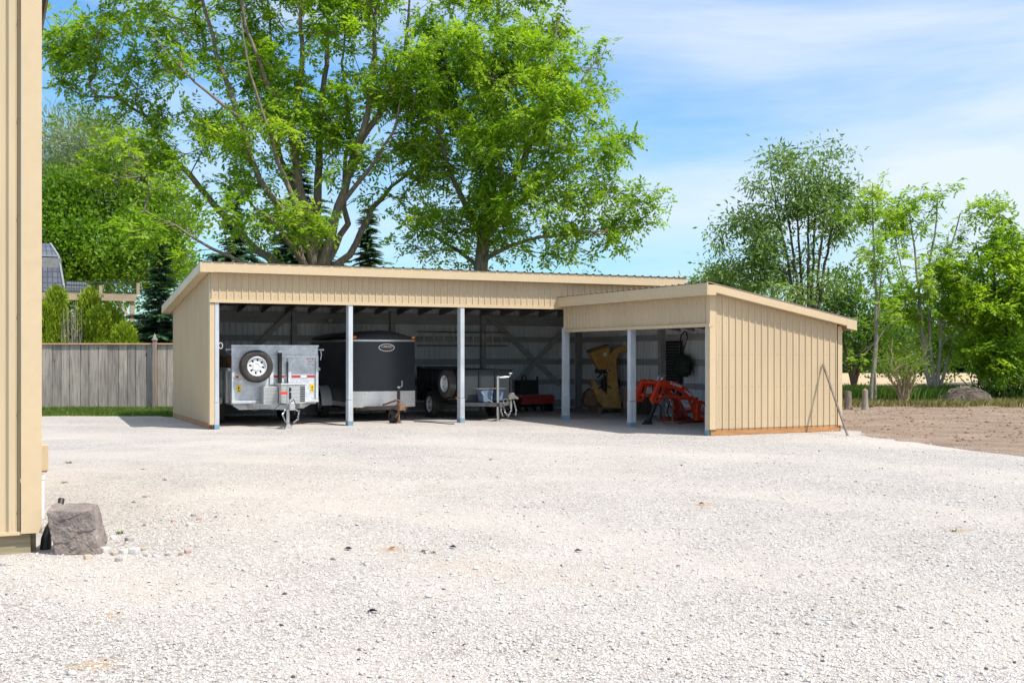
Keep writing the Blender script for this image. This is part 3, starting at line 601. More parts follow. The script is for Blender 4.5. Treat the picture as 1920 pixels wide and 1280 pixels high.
# ---------------------------------------------------------------- galvanised dump trailer
def build_dump():
    jk = ground(540, 803); o = jk + B * 1.12
    s = empty('dump_trailer', (o.x, o.y, 0), ANG, 'galvanised dump trailer with spare wheel and red white tape on its front', 'trailer')
    H = 1.735; W_ = .955; L_ = 3.6
    m = MB(); m.box(-W_, W_, .0, .04, .56, H)                                 # bulkhead
    m.box(-W_ - .012, W_ + .012, -.035, .05, H - .012, H + .03)
    fr = [(-W_, -W_ + .06), (W_ - .06, W_)]
    for a, c in fr: m.box(a, c, -.045, -.002, .56, H - .2)
    m.box(-W_ + .062, W_ - .062, -.04, -.002, H - .25, H - .2); m.box(.27, .345, -.045, -.002, .92, H - .255); m.box(-.13, -.05, -.04, -.002, .9, H - .255)
    m.box(-W_ - .006, W_ + .006, -.05, -.003, .50, .558); bk = m.build('bulkhead', GALV, s, bevel=.004)
    for a, c in ((-.86, -.80), (-.42, -.30), (-.04, .20), (.36, .56), (.70, .88)): m = MB(); m.box(a, c, -.008, -.003, 1.05, 1.095); m.build('red_tape', REDTAPE, bk)
    for a, c in ((-.80, -.42), (.56, .70)): m = MB(); m.box(a, c, -.0078, -.003, 1.05, 1.095); m.build('white_tape', WHITEM, bk)
    m = MB(); m.box(-.86, .88, -.0076, -.003, 1.097, 1.135); m.build('white_tape', WHITEM, bk)
    for x in (-.80, .82):
        m = MB(); m.box(x - .045, x + .045, -.0088, -.003, .74, .90); y = m.build('warning_sticker', YELTAG, bk)
        m = MB(); m.box(x - .012, x + .012, -.0105, -.009, .80, .86); m.box(x - .02, x + .03, -.0105, -.009, .76, .775); m.build('sticker_print', DARKH, y)
    m = MB(); m.box(.69, .86, -.0088, -.003, 1.33, 1.475); d = m.build('data_plate', WHITEM, bk)
    for q in ((.70, .735, 1.44, 1.466), (.815, .85, 1.44, 1.466), (.763, .787, 1.445, 1.463), (.70, .85, 1.337, 1.345)): m = MB(); m.box(q[0], q[1], -.0105, -.009, q[2], q[3]); m.build('plate_print', REDTAPE, d)
    m = MB(); m.box(.72, .84, -.0105, -.009, 1.395, 1.40); m.box(.72, .80, -.0105, -.009, 1.375, 1.38); m.box(.72, .84, -.0105, -.009, 1.415, 1.42); m.build('plate_text', DARKH, d)
    # lower box, sides with stakes and the load
    m = MB(); m.box(-W_ + .03, W_ - .04, .0, L_, .46, .556); m.box(-W_, -W_ + .04, .042, L_, .56, 1.22); m.box(W_ - .04, W_, .042, L_, .56, 1.22); m.box(-W_, W_, L_ - .03, L_, .56, 1.2)
    for v in (.35, 1.0, 1.7, 2.4, 3.1):
        m.box(-W_ - .06, -W_ - .001, v - .04, v + .04, .50, 1.24); m.box(W_ + .001, W_ + .06, v - .04, v + .04, .50, 1.24)
    m.box(-W_ - .07, -W_ - .002, .05, L_, 1.2, 1.265); m.box(W_ + .002, W_ + .07, .05, L_, 1.2, 1.265); m.build('box_body', GALV2, s, bevel=.005)
    m = MB(); m.prism([(-.78, .36), (.62, .36), (.80, .455), (-.93, .455)], .02, .10, lambda a, c, q: (a, q, c)); m.box(-.45, -.36, .10, L_, .34, .455); m.box(.36, .45, .10, L_, .34, .455); m.build('chassis', GALV2, s, bevel=.004)
    for sx in (-1, 1):
        m = MB(); x0, x1 = (-1.24, -.99) if sx < 0 else (.99, 1.2)
        m.box(x0, x1, 1.1, 2.7, .78, .80); m.prism([(1.1, .78), (1.1, .80), (.86, .60), (.86, .58)], x0, x1, lambda a, c, q: (q, a, c)); m.box(x0, x1, .84, .86, .46, .60); m.build('fender', GALV2, s)
        for v in (1.35, 2.12): wheel(s, (sx * (.98 if sx < 0 else .70), v, .345), (sx, 0, 0), .345, .215, frac=.6)
    # front gear
    sp = wheel(s, (-.46, -.17, 1.30), (0, -1, 0), .355, .21, RIMW, 'spare_wheel', .60, 8)
    m = MB(); m.box(-.52, -.40, -.07, -.047, 1.2, 1.4); m.box(-.48, -.44, -.14, -.07, 1.28, 1.32); m.build('spare_bracket', GALV2, s)
    m = MB(); m.cyl((.07, -.11, .90), (.07, -.11, 1.60), .048, 16); m.build('hydraulic_ram', BLACKP, s, smooth=40); m = MB(); m.box(.02, .12, -.16, -.05, 1.595, 1.645); m.build('ram_clevis', CHROME, s, bevel=.006)
    m = MB(); m.box(.235, .268, -.08, -.05, .9, 1.40); m.build('bump_stop', BLACKP, s)
    m = MB(); m.box(-.02, .50, -.62, -.08, .50, .90); m.box(-.035, .515, -.635, -.07, .902, .93); tb = m.build('toolbox', TREAD, s, bevel=.005)
    m = MB()
    for k in range(9): m.box(.39, .495, -.63, -.6205, .54 + k * .038, .562 + k * .038)
    m.build('louvre', NEARBLACK, tb)
    m = MB(); m.box(-.34, -.03, -.35, -.06, .48, .86); m.build('step_box', TREAD, s, bevel=.004)
    m = MB(); m.bar((-.62, .1, .44), (0.02, -1.15, .44), .07, .10); m.bar((.62, .1, .44), (-.02, -1.15, .44), .07, .10); m.box(-.05, .05, -1.32, -1.12, .40, .49); m.build('tongue', GALV2, s)
    m = MB(); m.prism([(-.06, .40), (.06, .40), (.06, .52), (.03, .56), (-.03, .56), (-.06, .52)], -1.50, -1.30, lambda a, c, q: (a, q, c)); m.build('coupler', CHROME, s, bevel=.01)
    m = MB(); m.tube([(0, -1.12, .12), (0, -1.12, .86)], .035, 14); m.tube([(0, -1.12, .10), (0, -1.12, .3)], .028, 12); m.tube([(0, -1.12, .86), (0, -1.12, .9), (-.05, -1.16, .9)], .015, 8); jk_ = m.build('jack', CHROME, s, smooth=40)
    m = MB(); m.prism([(-.075, .0), (.075, .0), (.035, .10), (-.035, .10)], -1.17, -1.07, lambda a, c, q: (a, q, c)); m.build('jack_foot', CHROME, jk_)
    m = MB(); m.box(-.17, -.02, -1.15, -1.1, .72, .775); m.build('jack_decal', REDP, jk_); m = MB(); m.box(.02, .06, -1.17, -1.08, .78, .86); m.box(.02, .06, -1.17, -1.08, .62, .76); m.build('jack_gearbox', BLACKP, jk_)
    m = MB(); chain(m, [(-.06, -1.25, .44), (-.16, -1.3, .30), (-.10, -1.32, .16), (-.03, -1.3, .1)]); chain(m, [(.06, -1.25, .44), (.19, -1.3, .36), (.16, -1.3, .2), (.06, -1.3, .12)]); m.build('safety_chains', CHROME, s)
    m = MB(); m.tube([(-.02, -1.1, .50), (-.16, -1.15, .53), (-.3, -1.2, .42), (-.34, -1.22, .38)], .009, 6); m.tube([(.03, -1.1, .5), (.10, -1.2, .62), (.14, -1.25, .48), (.1, -1.28, .3)], .009, 6); m.build('wiring', NEARBLACK, s)
    for sx in (-1, 1):
        m = MB(); m.tube([(sx * (W_ + .01), .0, H - .07), (sx * (W_ + .10), -.02, H - .07)], .016, 8); m.ball((sx * (W_ + .11), -.02, H - .07), .032, .026, .026)
        if sx > 0: m.tube([(sx * (W_ + .06), -.02, H - .09), (sx * (W_ + .07), -.03, H - .2), (sx * (W_ + .05), -.03, H - .3)], .013, 6)
        m.build('tarp_crank', CHROME, s, smooth=50)
    # load
    c = empty('load_box', o + A * (-.55) + B * .9 + Vector((0, 0, .56)), ANG, 'brown wooden crate of boards riding in the dump trailer bed', 'crate')
    m = MB(); m.box(-.36, .2, -.5, 1.4, .0, .93); m.build('side_boards', BROWNB, c); m = MB(); m.box(-.38, .22, -.52, 1.42, .932, .96); m.build('lid', BROWNB, c)
build_dump()

# ---------------------------------------------------------------- black enclosed cargo trailer
def build_cargo():
    jk = ground(748, 793); o = jk + B * 1.02 - A * .02
    s = empty('cargo_trailer', (o.x, o.y, 0), ANG, 'black enclosed cargo trailer with domed roof and checker plate stone guard', 'trailer')
    Wd = .78; L_ = 3.7; bow = .17
    def front(u): return -bow * (1 - (u / Wd) ** 2)
    us = np.linspace(-Wd, Wd, 21)
    def band(z0, z1, off=0.0):
        m = MB(); vs = []
        for u in us: vs += [(u * (1 + off), front(u) - off * 1.2, z0), (u * (1 + off), front(u) - off * 1.2, z1)]
        m.add(vs, [(2 * i, 2 * i + 2, 2 * i + 3, 2 * i + 1) for i in range(20)]); return m
    m = band(.36, 1.86); m.box(-Wd, -Wd + .02, .0, L_, .36, 1.86); m.box(Wd - .02, Wd, .0, L_, .36, 1.86); m.box(-Wd, Wd, L_ - .03, L_, .36, 1.86); m.box(-Wd + .03, Wd - .03, .0, L_ - .05, .34, .40)
    body = m.build('body', CHAR, s, smooth=30)
    # roof: barrel vault with a rounded front edge
    m = MB(); vs = []; fs = []; ys = [(-1, 0.0), (-.85, .45), (-.6, .75), (-.2, .93), (.3, 1.0), (L_ - .1, 1.0), (L_, .85)]
    for (yy, k) in ys:
        for u in us:
            y = front(u) - .01 + (1 + yy) * .35 if yy < 1 else yy
            vs.append((u * 1.0, y, 1.90 + k * (.075 + .15 * (1 - (u / Wd) ** 2))))
    for j in range(len(ys) - 1):
        for i in range(20): fs.append((j * 21 + i, j * 21 + i + 1, (j + 1) * 21 + i + 1, (j + 1) * 21 + i))
    m.add(vs, fs); 
    rf = m.build('roof', M_simple('black_roof_skin', (.085, .09, .105), .4, var=.15), s, smooth=60)
    m = band(1.862, 1.905, .006); m.box(-Wd - .006, -Wd + .01, .0, L_, 1.862, 1.905); m.box(Wd - .01, Wd + .006, .0, L_, 1.862, 1.905); m.build('trim_band', ALU, s)
    m = band(.325, .70, .006); m.build('stone_guard', M_simple('polished_guard', (.86, .85, .83), .3, .35, .08, 3, fine=.1), s)
    m = MB(); m.box(-Wd - .012, -Wd - .002, .02, L_, .33, .43); m.build('side_trim', ALU, s)
    for x in (-.72, .73):
        m = MB(); m.ball((x, front(x) - .02, 1.965), .055, .035, .04, 10, 6); m.build('marker_light', AMBER, s, smooth=60)
    # oval emblem on the nose
    def oval(rx, rz, off, name, mat, par, x0=.0, z0=1.72):
        m = MB(); n = 40; vs = [(x0, front(x0) - off, z0)]
        for k in range(n):
            a = 2 * math.pi * k / n; u = x0 + rx * math.cos(a); vs.append((u, front(u) - off, z0 + rz * math.sin(a)))
        m.add(vs, [(0, 1 + k, 1 + (k + 1) % n) for k in range(n)]); return m.build(name, mat, par)
    em = oval(.20, .092, .006, 'emblem', WHITEM, s, .02); oval(.178, .074, .009, 'emblem_ground', BLACKP, em, .02)
    mt = Matrix.Translation((.02, front(.0) - .0125, 1.742)) @ Matrix.Rotation(R(90), 4, 'X')
    text_mesh('CARGO', .078, 'emblem_lettering', WHITEM, em, mt, bold=.0015)
    mt = Matrix.Translation((.035, front(.0) - .0125, 1.688)) @ Matrix.Rotation(R(90), 4, 'X'); text_mesh('MATE', .056, 'emblem_lettering', REDTAPE, em, mt)
    # running gear
    for sx in (-1, 1):
        m = MB(); x0 = sx * (Wd + .01); x1 = sx * (Wd + .27); arc = [(2.0 + -.44 * math.cos(a), .36 + .44 * math.sin(a)) for a in np.linspace(R(-6), R(186), 16)]
        vs = [];
        for (y, z) in arc: vs += [(x0, y, z), (x1, y, z)]
        m.add(vs, [(2 * i, 2 * i + 1, 2 * i + 3, 2 * i + 2) for i in range(15)])
        vs = []
        for (y, z) in arc: vs += [(x1, y, z), (x1, 2.0 + (y - 2.0) * .92, .36 + (z - .36) * .92)]
        m.add(vs, [(2 * i, 2 * i + 1, 2 * i + 3, 2 * i + 2) for i in range(15)]); m.build('fender', M_simple('satin_fender', (.68, .67, .65), .45, .15, .1), s, smooth=50)
        wheel(s, (sx * (Wd + .12), 2.0, .335), (sx, 0, 0), .335, .2, RIMW if sx > 0 else ALU)
    m = MB(); m.box(-.62, .62, .1, .18, .25, .33); m.box(-.64, -.56, .1, L_, .25, .33); m.box(.56, .64, .1, L_, .25, .33); m.bar((-.6, .12, .29), (-.02, -1.02, .36), .06, .09); m.bar((.6, .12, .29), (.02, -1.02, .36), .06, .09); m.build('tongue', M_simple('grimy_steel', (.22, .17, .14), .6, .3, .4, 9, c2=(.10, .085, .075)), s)
    m = MB(); m.tube([(-.2, -.55, .40), (-.02, -1.0, .52), (.03, -1.06, .5)], .022, 8); m.build('tongue_bar', RUST, s)
    m = MB(); m.prism([(-.06, .30), (.07, .30), (.07, .42), (.04, .46), (-.03, .46), (-.06, .42)], -1.28, -1.02, lambda a, c, q: (a, q, c)); m.tube([(-.05, -1.2, .3), (-.1, -1.22, .2), (-.13, -1.2, .14)], .012, 6); m.tube([(.08, -1.2, .42), (.12, -1.22, .36), (.1, -1.2, .26)], .014, 6); m.build('coupler', RUST, s, bevel=.008)
    m = MB(); m.cyl((.02, -1.0, .30), (.02, -1.0, .80), .034, 12); m.cyl((.02, -1.0, .0), (.02, -1.0, .32), .026, 12); m.prism([(-.05, .0), (.09, .0), (.05, .06), (-.01, .06)], -1.05, -.95, lambda a, c, q: (a, q, c)); j = m.build('jack', RUST, s, smooth=40)
    m = MB(); m.cyl((.02, -1.0, .5), (.02, -1.0, .79), .037, 12); m.build('jack_sleeve', NEARBLACK, j, smooth=40)
    m = MB(); m.cyl((.02, -1.0, .80), (.02, -1.0, .83), .04, 12); m.tube([(.02, -1.0, .82), (.10, -1.0, .83), (.10, -1.0, .96)], .009, 6); m.build('jack_handle', CHROME, j, smooth=40)
    m = MB(); m.lathe([(-.05, .05), (-.05, .16), (.05, .16), (.05, .05)], (-.06, -.82, .15), (1, 0, 0), 24); m.build('jockey_wheel', RUBBER, s, smooth=40)
build_cargo()

# ---------------------------------------------------------------- low dark utility trailer
def build_utility():
    jk = ground(935, 789); o = jk + B * .62 - A * .02
    s = empty('utility_trailer', (o.x, o.y, 0), ANG, 'low open black utility trailer with white rimmed spare wheel on its side', 'trailer')
    Wd = .66; L_ = 3.0; SIDE = M_simple('dark_grey_sheet', (.045, .055, .062), .45, var=.25, scale=3, fine=.12)
    m = MB(); m.box(-Wd, Wd, 0, .02, .46, 1.17); m.box(-Wd, -Wd + .02, .021, L_, .46, 1.15); m.box(Wd - .02, Wd, .021, L_, .46, 1.15); m.box(-Wd, Wd, L_ - .02, L_ + .01, .46, 1.25); m.box(-Wd + .021, Wd - .021, .021, L_ - .03, .46, .49); bd = m.build('box_body', SIDE, s)
    m = MB(); m.box(-Wd - .015, Wd + .015, -.025, .035, 1.172, 1.205); m.box(-Wd - .015, -Wd + .03, .036, L_, 1.152, 1.20); m.box(Wd - .03, Wd + .015, .036, L_, 1.152, 1.20); m.box(-Wd - .01, -Wd + .05, L_ - .2, L_ + .02, 1.2, 1.26)
    for u in (-.62, -.2, .22, .62): m.box(u - .025, u + .025, -.03, -.001, .46, 1.17)
    for v in (.3, 1.1, 1.9, 2.8): m.box(-Wd - .035, -Wd - .001, v - .03, v + .03, .44, 1.15)
    m.build('top_rail', NEARBLACK, s)
    m = MB(); m.box(-Wd, Wd, .03, .1, .38, .455); m.box(-Wd, -Wd + .07, .1, L_, .38, .455); m.box(Wd - .07, Wd, .1, L_, .38, .455); m.box(-Wd - .1, Wd + .1, 1.45, 1.55, .30, .38); m.build('chassis', NEARBLACK, s)
    m = MB(); m.bar((-.62, .06, .38), (.0, -.66, .38), .07, .085); m.bar((.62, .06, .38), (.04, -.66, .38), .07, .085); m.box(-.05, .07, -.85, -.62, .34, .43); m.build('tongue', M_simple('grey_tongue_steel', (.20, .20, .205), .5, .4, .3), s)
    for sx in (-1, 1):
        wheel(s, (sx * (Wd + .16), 1.5, .33), (sx, 0, 0), .33, .20, RIMW, 'wheel', .60, 5, cap=True)
        m = MB(); x0 = sx * (Wd + .02); x1 = sx * (Wd + .27); arc = [(1.5 - .42 * math.cos(a), .34 + .42 * math.sin(a)) for a in np.linspace(R(10), R(170), 12)]; vs = []
        for (y, z) in arc: vs += [(x0, y, z), (x1, y, z)]
        m.add(vs, [(2 * i, 2 * i + 1, 2 * i + 3, 2 * i + 2) for i in range(11)]); m.build('fender', NEARBLACK, s, smooth=50)
    wheel(s, (-Wd - .19, .44, .86), (-1, -.06, 0), .335, .215, RIMW, 'spare_wheel', .60, 8)
    m = MB(); m.box(-Wd - .1, -Wd - .036, .37, .51, .80, .92); m.tube([(-Wd - .22, .34, .50), (-Wd - .05, .3, .5)], .018, 6); m.build('spare_bracket', NEARBLACK, s)
    m = MB(); m.box(-Wd - .08, -Wd - .036, .12, .2, .50, .55); m.build('marker_light', AMBER, s)
    m = MB(); m.prism([(-.32, .74), (-.02, .74), (-.06, .44), (-.27, .44)], -.42, -.1, lambda a, c, q: (a, q, c)); bx = m.build('battery_tub', BLUEP, s, bevel=.008)
    m = MB(); m.prism([(.08, .74), (.26, .74), (.22, .47), (.1, .47)], -.40, -.1, lambda a, c, q: (a, q, c)); m.build('battery_tub', BLUEP, s, bevel=.008)
    m = MB(); m.box(-.44, .30, -.44, -.08, .744, .757); m.tube([(-.34, -.44, .68), (-.3, -.5, .6), (-.22, -.52, .5), (-.1, -.55, .44)], .012, 6); m.build('tray', M_simple('dull_tray', (.34, .34, .34), .4, .5, .2), s)
    m = MB(); m.cyl((.0, -.62, .12), (.0, -.62, 1.0), .036, 14); m.tube([(0, -.62, 1.0), (0, -.62, 1.05), (.05, -.63, 1.02), (.26, -.66, 1.03), (.30, -.66, 1.05), (.30, -.66, 1.10)], .013, 8); m.cyl((.27, -.66, 1.11), (.34, -.66, 1.11), .022, 8); m.cyl((0, -.62, .99), (0, -.62, 1.04), .045, 12)
    m.cyl((0, -.62, .0), (0, -.62, .25), .028, 12); m.cyl((0, -.62, .0), (0, -.62, .02), .07, 12); m.build('jack', CHROME, s, smooth=40)
    m = MB(); m.prism([(.20, .50), (.38, .52), (.46, .50), (.44, .56), (.36, .60), (.34, .66), (.28, .66), (.22, .58)], -.80, -.68, lambda a, c, q: (a, q, c)); m.cyl((.28, -.74, .3), (.28, -.74, .5), .03, 10); m.build('winch', M_simple('dull_zinc', (.42, .39, .34), .4, .5, .3), s, bevel=.008)
    m = MB(); chain(m, [(.05, -.8, .40), (.10, -.82, .2), (.18, -.82, .12), (.25, -.82, .26), (.26, -.8, .42)]); chain(m, [(.0, -.8, .42), (-.02, -.84, .24), (.04, -.84, .1)]); chain(m, [(.33, -.8, .46), (.38, -.82, .25), (.36, -.82, .12)]); m.lathe([(-.008, .07), (.008, .07), (.008, .055), (-.008, .055), (-.008, .07)], (.08, -.87, .46), (0, 1, 0), 20); m.build('safety_chains', CHROME, s)
build_utility()

# ---------------------------------------------------------------- dark tiller with red housing
def build_tiller():
    p = ground(1000, 772); s = empty('rotary_tiller', p, ANG, 'black rotary tiller with dull red housing parked against the back wall', 'tiller')
    m = MB(); m.prism([(-.46, .22), (-.46, .42), (-.36, .47), (.46, .47), (.52, .40), (.52, .22)], -.25, -.10, lambda a, c, q: (a, q, c)); m.box(-.5, .52, -.27, -.25, .22, .27); m.box(-.5, .52, -.265, -.25, .40, .44); m.build('housing', REDD, s, bevel=.01)
    m = MB(); m.box(-.42, .10, -.12, .3, .48, .86); m.tube([(-.34, .0, .86), (-.34, .0, .95), (-.28, .0, 1.0), (-.22, .0, .95), (-.22, .0, .86)], .02, 8); m.box(.06, .10, -.1, -.06, .86, .97); m.build('gearbox_frame', NEARBLACK, s, bevel=.02)
    m = MB()
    for k in range(9):
        x = -.44 + k * .11
        for a in (0, 2.1, 4.2): m.bar((x, .1, .2), (x + .03, .1 + .19 * math.cos(a + k), .2 + .19 * math.sin(a + k)), .02, .05)
    m.cyl((-.48, .1, .2), (.5, .1, .2), .05, 12); m.build('tine_rotor', NEARBLACK, s)
    m = MB(); m.prism([(-.1, .0), (.4, .0), (.4, .34), (-.1, .44)], .53, .56, lambda a, c, q: (q, a, c)); m.build('side_plate', NEARBLACK, s); m = MB(); m.prism([(-.1, .0), (.4, .0), (.4, .34), (-.1, .44)], -.53, -.50, lambda a, c, q: (q, a, c)); m.build('side_plate', NEARBLACK, s)
build_tiller()

# ---------------------------------------------------------------- yellow wood chipper on its pallet
def build_chipper():
    p = ground(1146, 773); q0 = empty('pallet', p, ANG + R(-12), 'low wooden pallet with two stub uprights under the yellow chipper', 'pallet')
    m = MB()
    for k in range(6): m.ct = random.random(); m.box(-.55, 1.15, -.42 + k * .15, -.31 + k * .15, .125, .15)
    m.build('deck_boards', PALLET, q0)
    for x in (-.5, .22, .95): m = MB(); m.box(x, x + .09, -.42, .45, .0, .124); m.build('runner', PALLET, q0)
    for x, y in ((.24, -.36), (.44, -.40)): m = MB(); m.box(x, x + .085, y, y + .085, .151, .66); m.build('upright', M_wood('reddish_stake', (.56, .37, .26), (.42, .26, .18), 2, 4, .2), q0)
    m = MB(); m.box(.326, .439, -.38, -.36, .40, .46); m.build('cross_rail', M_wood('reddish_rail', (.5, .3, .2), (.38, .22, .15), 0, 4, .2), q0)
    s = empty('wood_chipper', p + Vector((-.1, 0, .15)), R(4), 'yellow wood chipper with flared hopper and curved discharge chute', 'wood chipper')
    # hopper: inverted frustum
    m = MB(); b0 = [(-.26, -.16, 1.0), (.02, -.16, 1.02), (.02, .2, 1.02), (-.26, .2, 1.0)]; t0 = [(-.54, -.36, 1.46), (.0, -.36, 1.63), (.04, .4, 1.67), (-.52, .4, 1.50)]
    m.add(b0 + t0, [(0, 1, 5, 4), (1, 2, 6, 5), (2, 3, 7, 6), (3, 0, 4, 7), (0, 1, 2, 3)]); h = m.build('hopper', YELM, s)
    m = MB()
    for i in range(4): m.bar(t0[i], t0[(i + 1) % 4], .03, .045)
    m.build('hopper_rim', M_simple('hopper_rim_paint', (.30, .16, .05), .6, var=.4), h)
    m = MB(); m.add([(-.16, -.335, 1.45), (-.07, -.335, 1.48), (-.07, -.31, 1.38), (-.16, -.31, 1.35)], [(0, 1, 2, 3)]); m.build('sticker', WHITEM, h)
    # discharge chute: square tube that bends to the right
    pts = [(.10, -.2, .10), (.10, -.2, .55), (.08, -.2, .95), (.08, -.2, 1.2), (.12, -.2, 1.38), (.22, -.2, 1.50), (.36, -.2, 1.555), (.54, -.2, 1.54), (.68, -.2, 1.49)]; ww = [.34, .29, .25, .22, .20, .18, .16, .145, .13]; vs = []
    for i, q in enumerate(pts):
        q = Vector(q); d = (Vector(pts[min(i + 1, 8)]) - Vector(pts[max(i - 1, 0)])).normalized(); sd = Vector((d.z, 0, -d.x)); w = ww[i] / 2
        vs += [q + sd * w + Y1 * -.1, q + sd * w + Y1 * .1, q - sd * w + Y1 * .1, q - sd * w + Y1 * -.1]
    m = MB(); m.add(vs, [(4 * i + k, 4 * i + (k + 1) % 4, 4 * i + 4 + (k + 1) % 4, 4 * i + 4 + k) for i in range(8) for k in range(4)] + [(0, 1, 2, 3)]); m.box(-.03, .2, -.32, -.08, .93, .98); m.build('discharge_chute', YELM, s, bevel=.008)
    # feed tray wedge
    m = MB(); m.prism([(-.50, .74), (-.40, .72), (-.08, .34), (.32, .34), (.32, .0), (-.16, .0), (-.30, .16)], -.28, .25, lambda a, c, q: (a, q, c)); m.build('feed_chute', YELM, s, bevel=.01)
    m = MB(); m.prism([(-.66, .10), (-.62, .36), (-.48, .50), (-.33, .40), (-.26, .12), (-.42, -.0)], -.1, .35, lambda a, c, q: (a, q, c)); m.build('drum_guard', RUST, s, bevel=.02)
    m = MB(); m.lathe([(-.06, .02), (-.06, .26), (.06, .26), (.06, .02)], (.1, .15, .62), (0, 1, 0), 26); m.box(-.3, .0, .0, .3, .90, 1.02); m.tube([(-.32, -.3, .78), (-.2, -.3, .92), (.05, -.3, .98)], .022, 8); m.tube([(-.12, -.3, .5), (-.14, -.3, .95)], .018, 8); m.tube([(-.30, -.3, .50), (-.1, -.3, .62), (.06, -.3, .50)], .02, 8); m.build('flywheel_housing', NEARBLACK, s, smooth=40)
    m = MB(); m.ball((-.44, -.2, .52), .045, .045, .045); m.ball((-.05, -.35, .98), .03, .03, .03); m.build('end_caps', CHROME, s, smooth=60)
build_chipper()

# dull red implement half hidden behind the wing post
def build_red_implement():
    p = ground(1203, 772); s = empty('red_implement', p, ANG, 'dull red hooded implement half hidden behind the middle wing post', 'implement')
    m = MB(); m.prism([(-.30, .62), (-.28, .95), (-.16, 1.12), (.04, 1.10), (.32, .82), (.36, .62)], .0, .5, lambda a, c, q: (a, q, c)); m.build('hood', REDD, s, bevel=.03)
    m = MB(); m.box(-.34, .40, .02, .48, .50, .615); m.tube([(-.36, -.05, .92), (-.2, -.05, .98)], .02, 8); m.lathe([(-.05, .03), (-.05, .2), (.05, .2), (.05, .03)], (.1, .1, .2), (0, 1, 0), 20); m.box(-.3, .35, .1, .4, .15, .5); m.build('underframe', NEARBLACK, s)
    m = MB(); m.ball((-.36, -.06, .84), .05, .05, .08); m.build('knob', WHITEM, s, smooth=60)
build_red_implement()

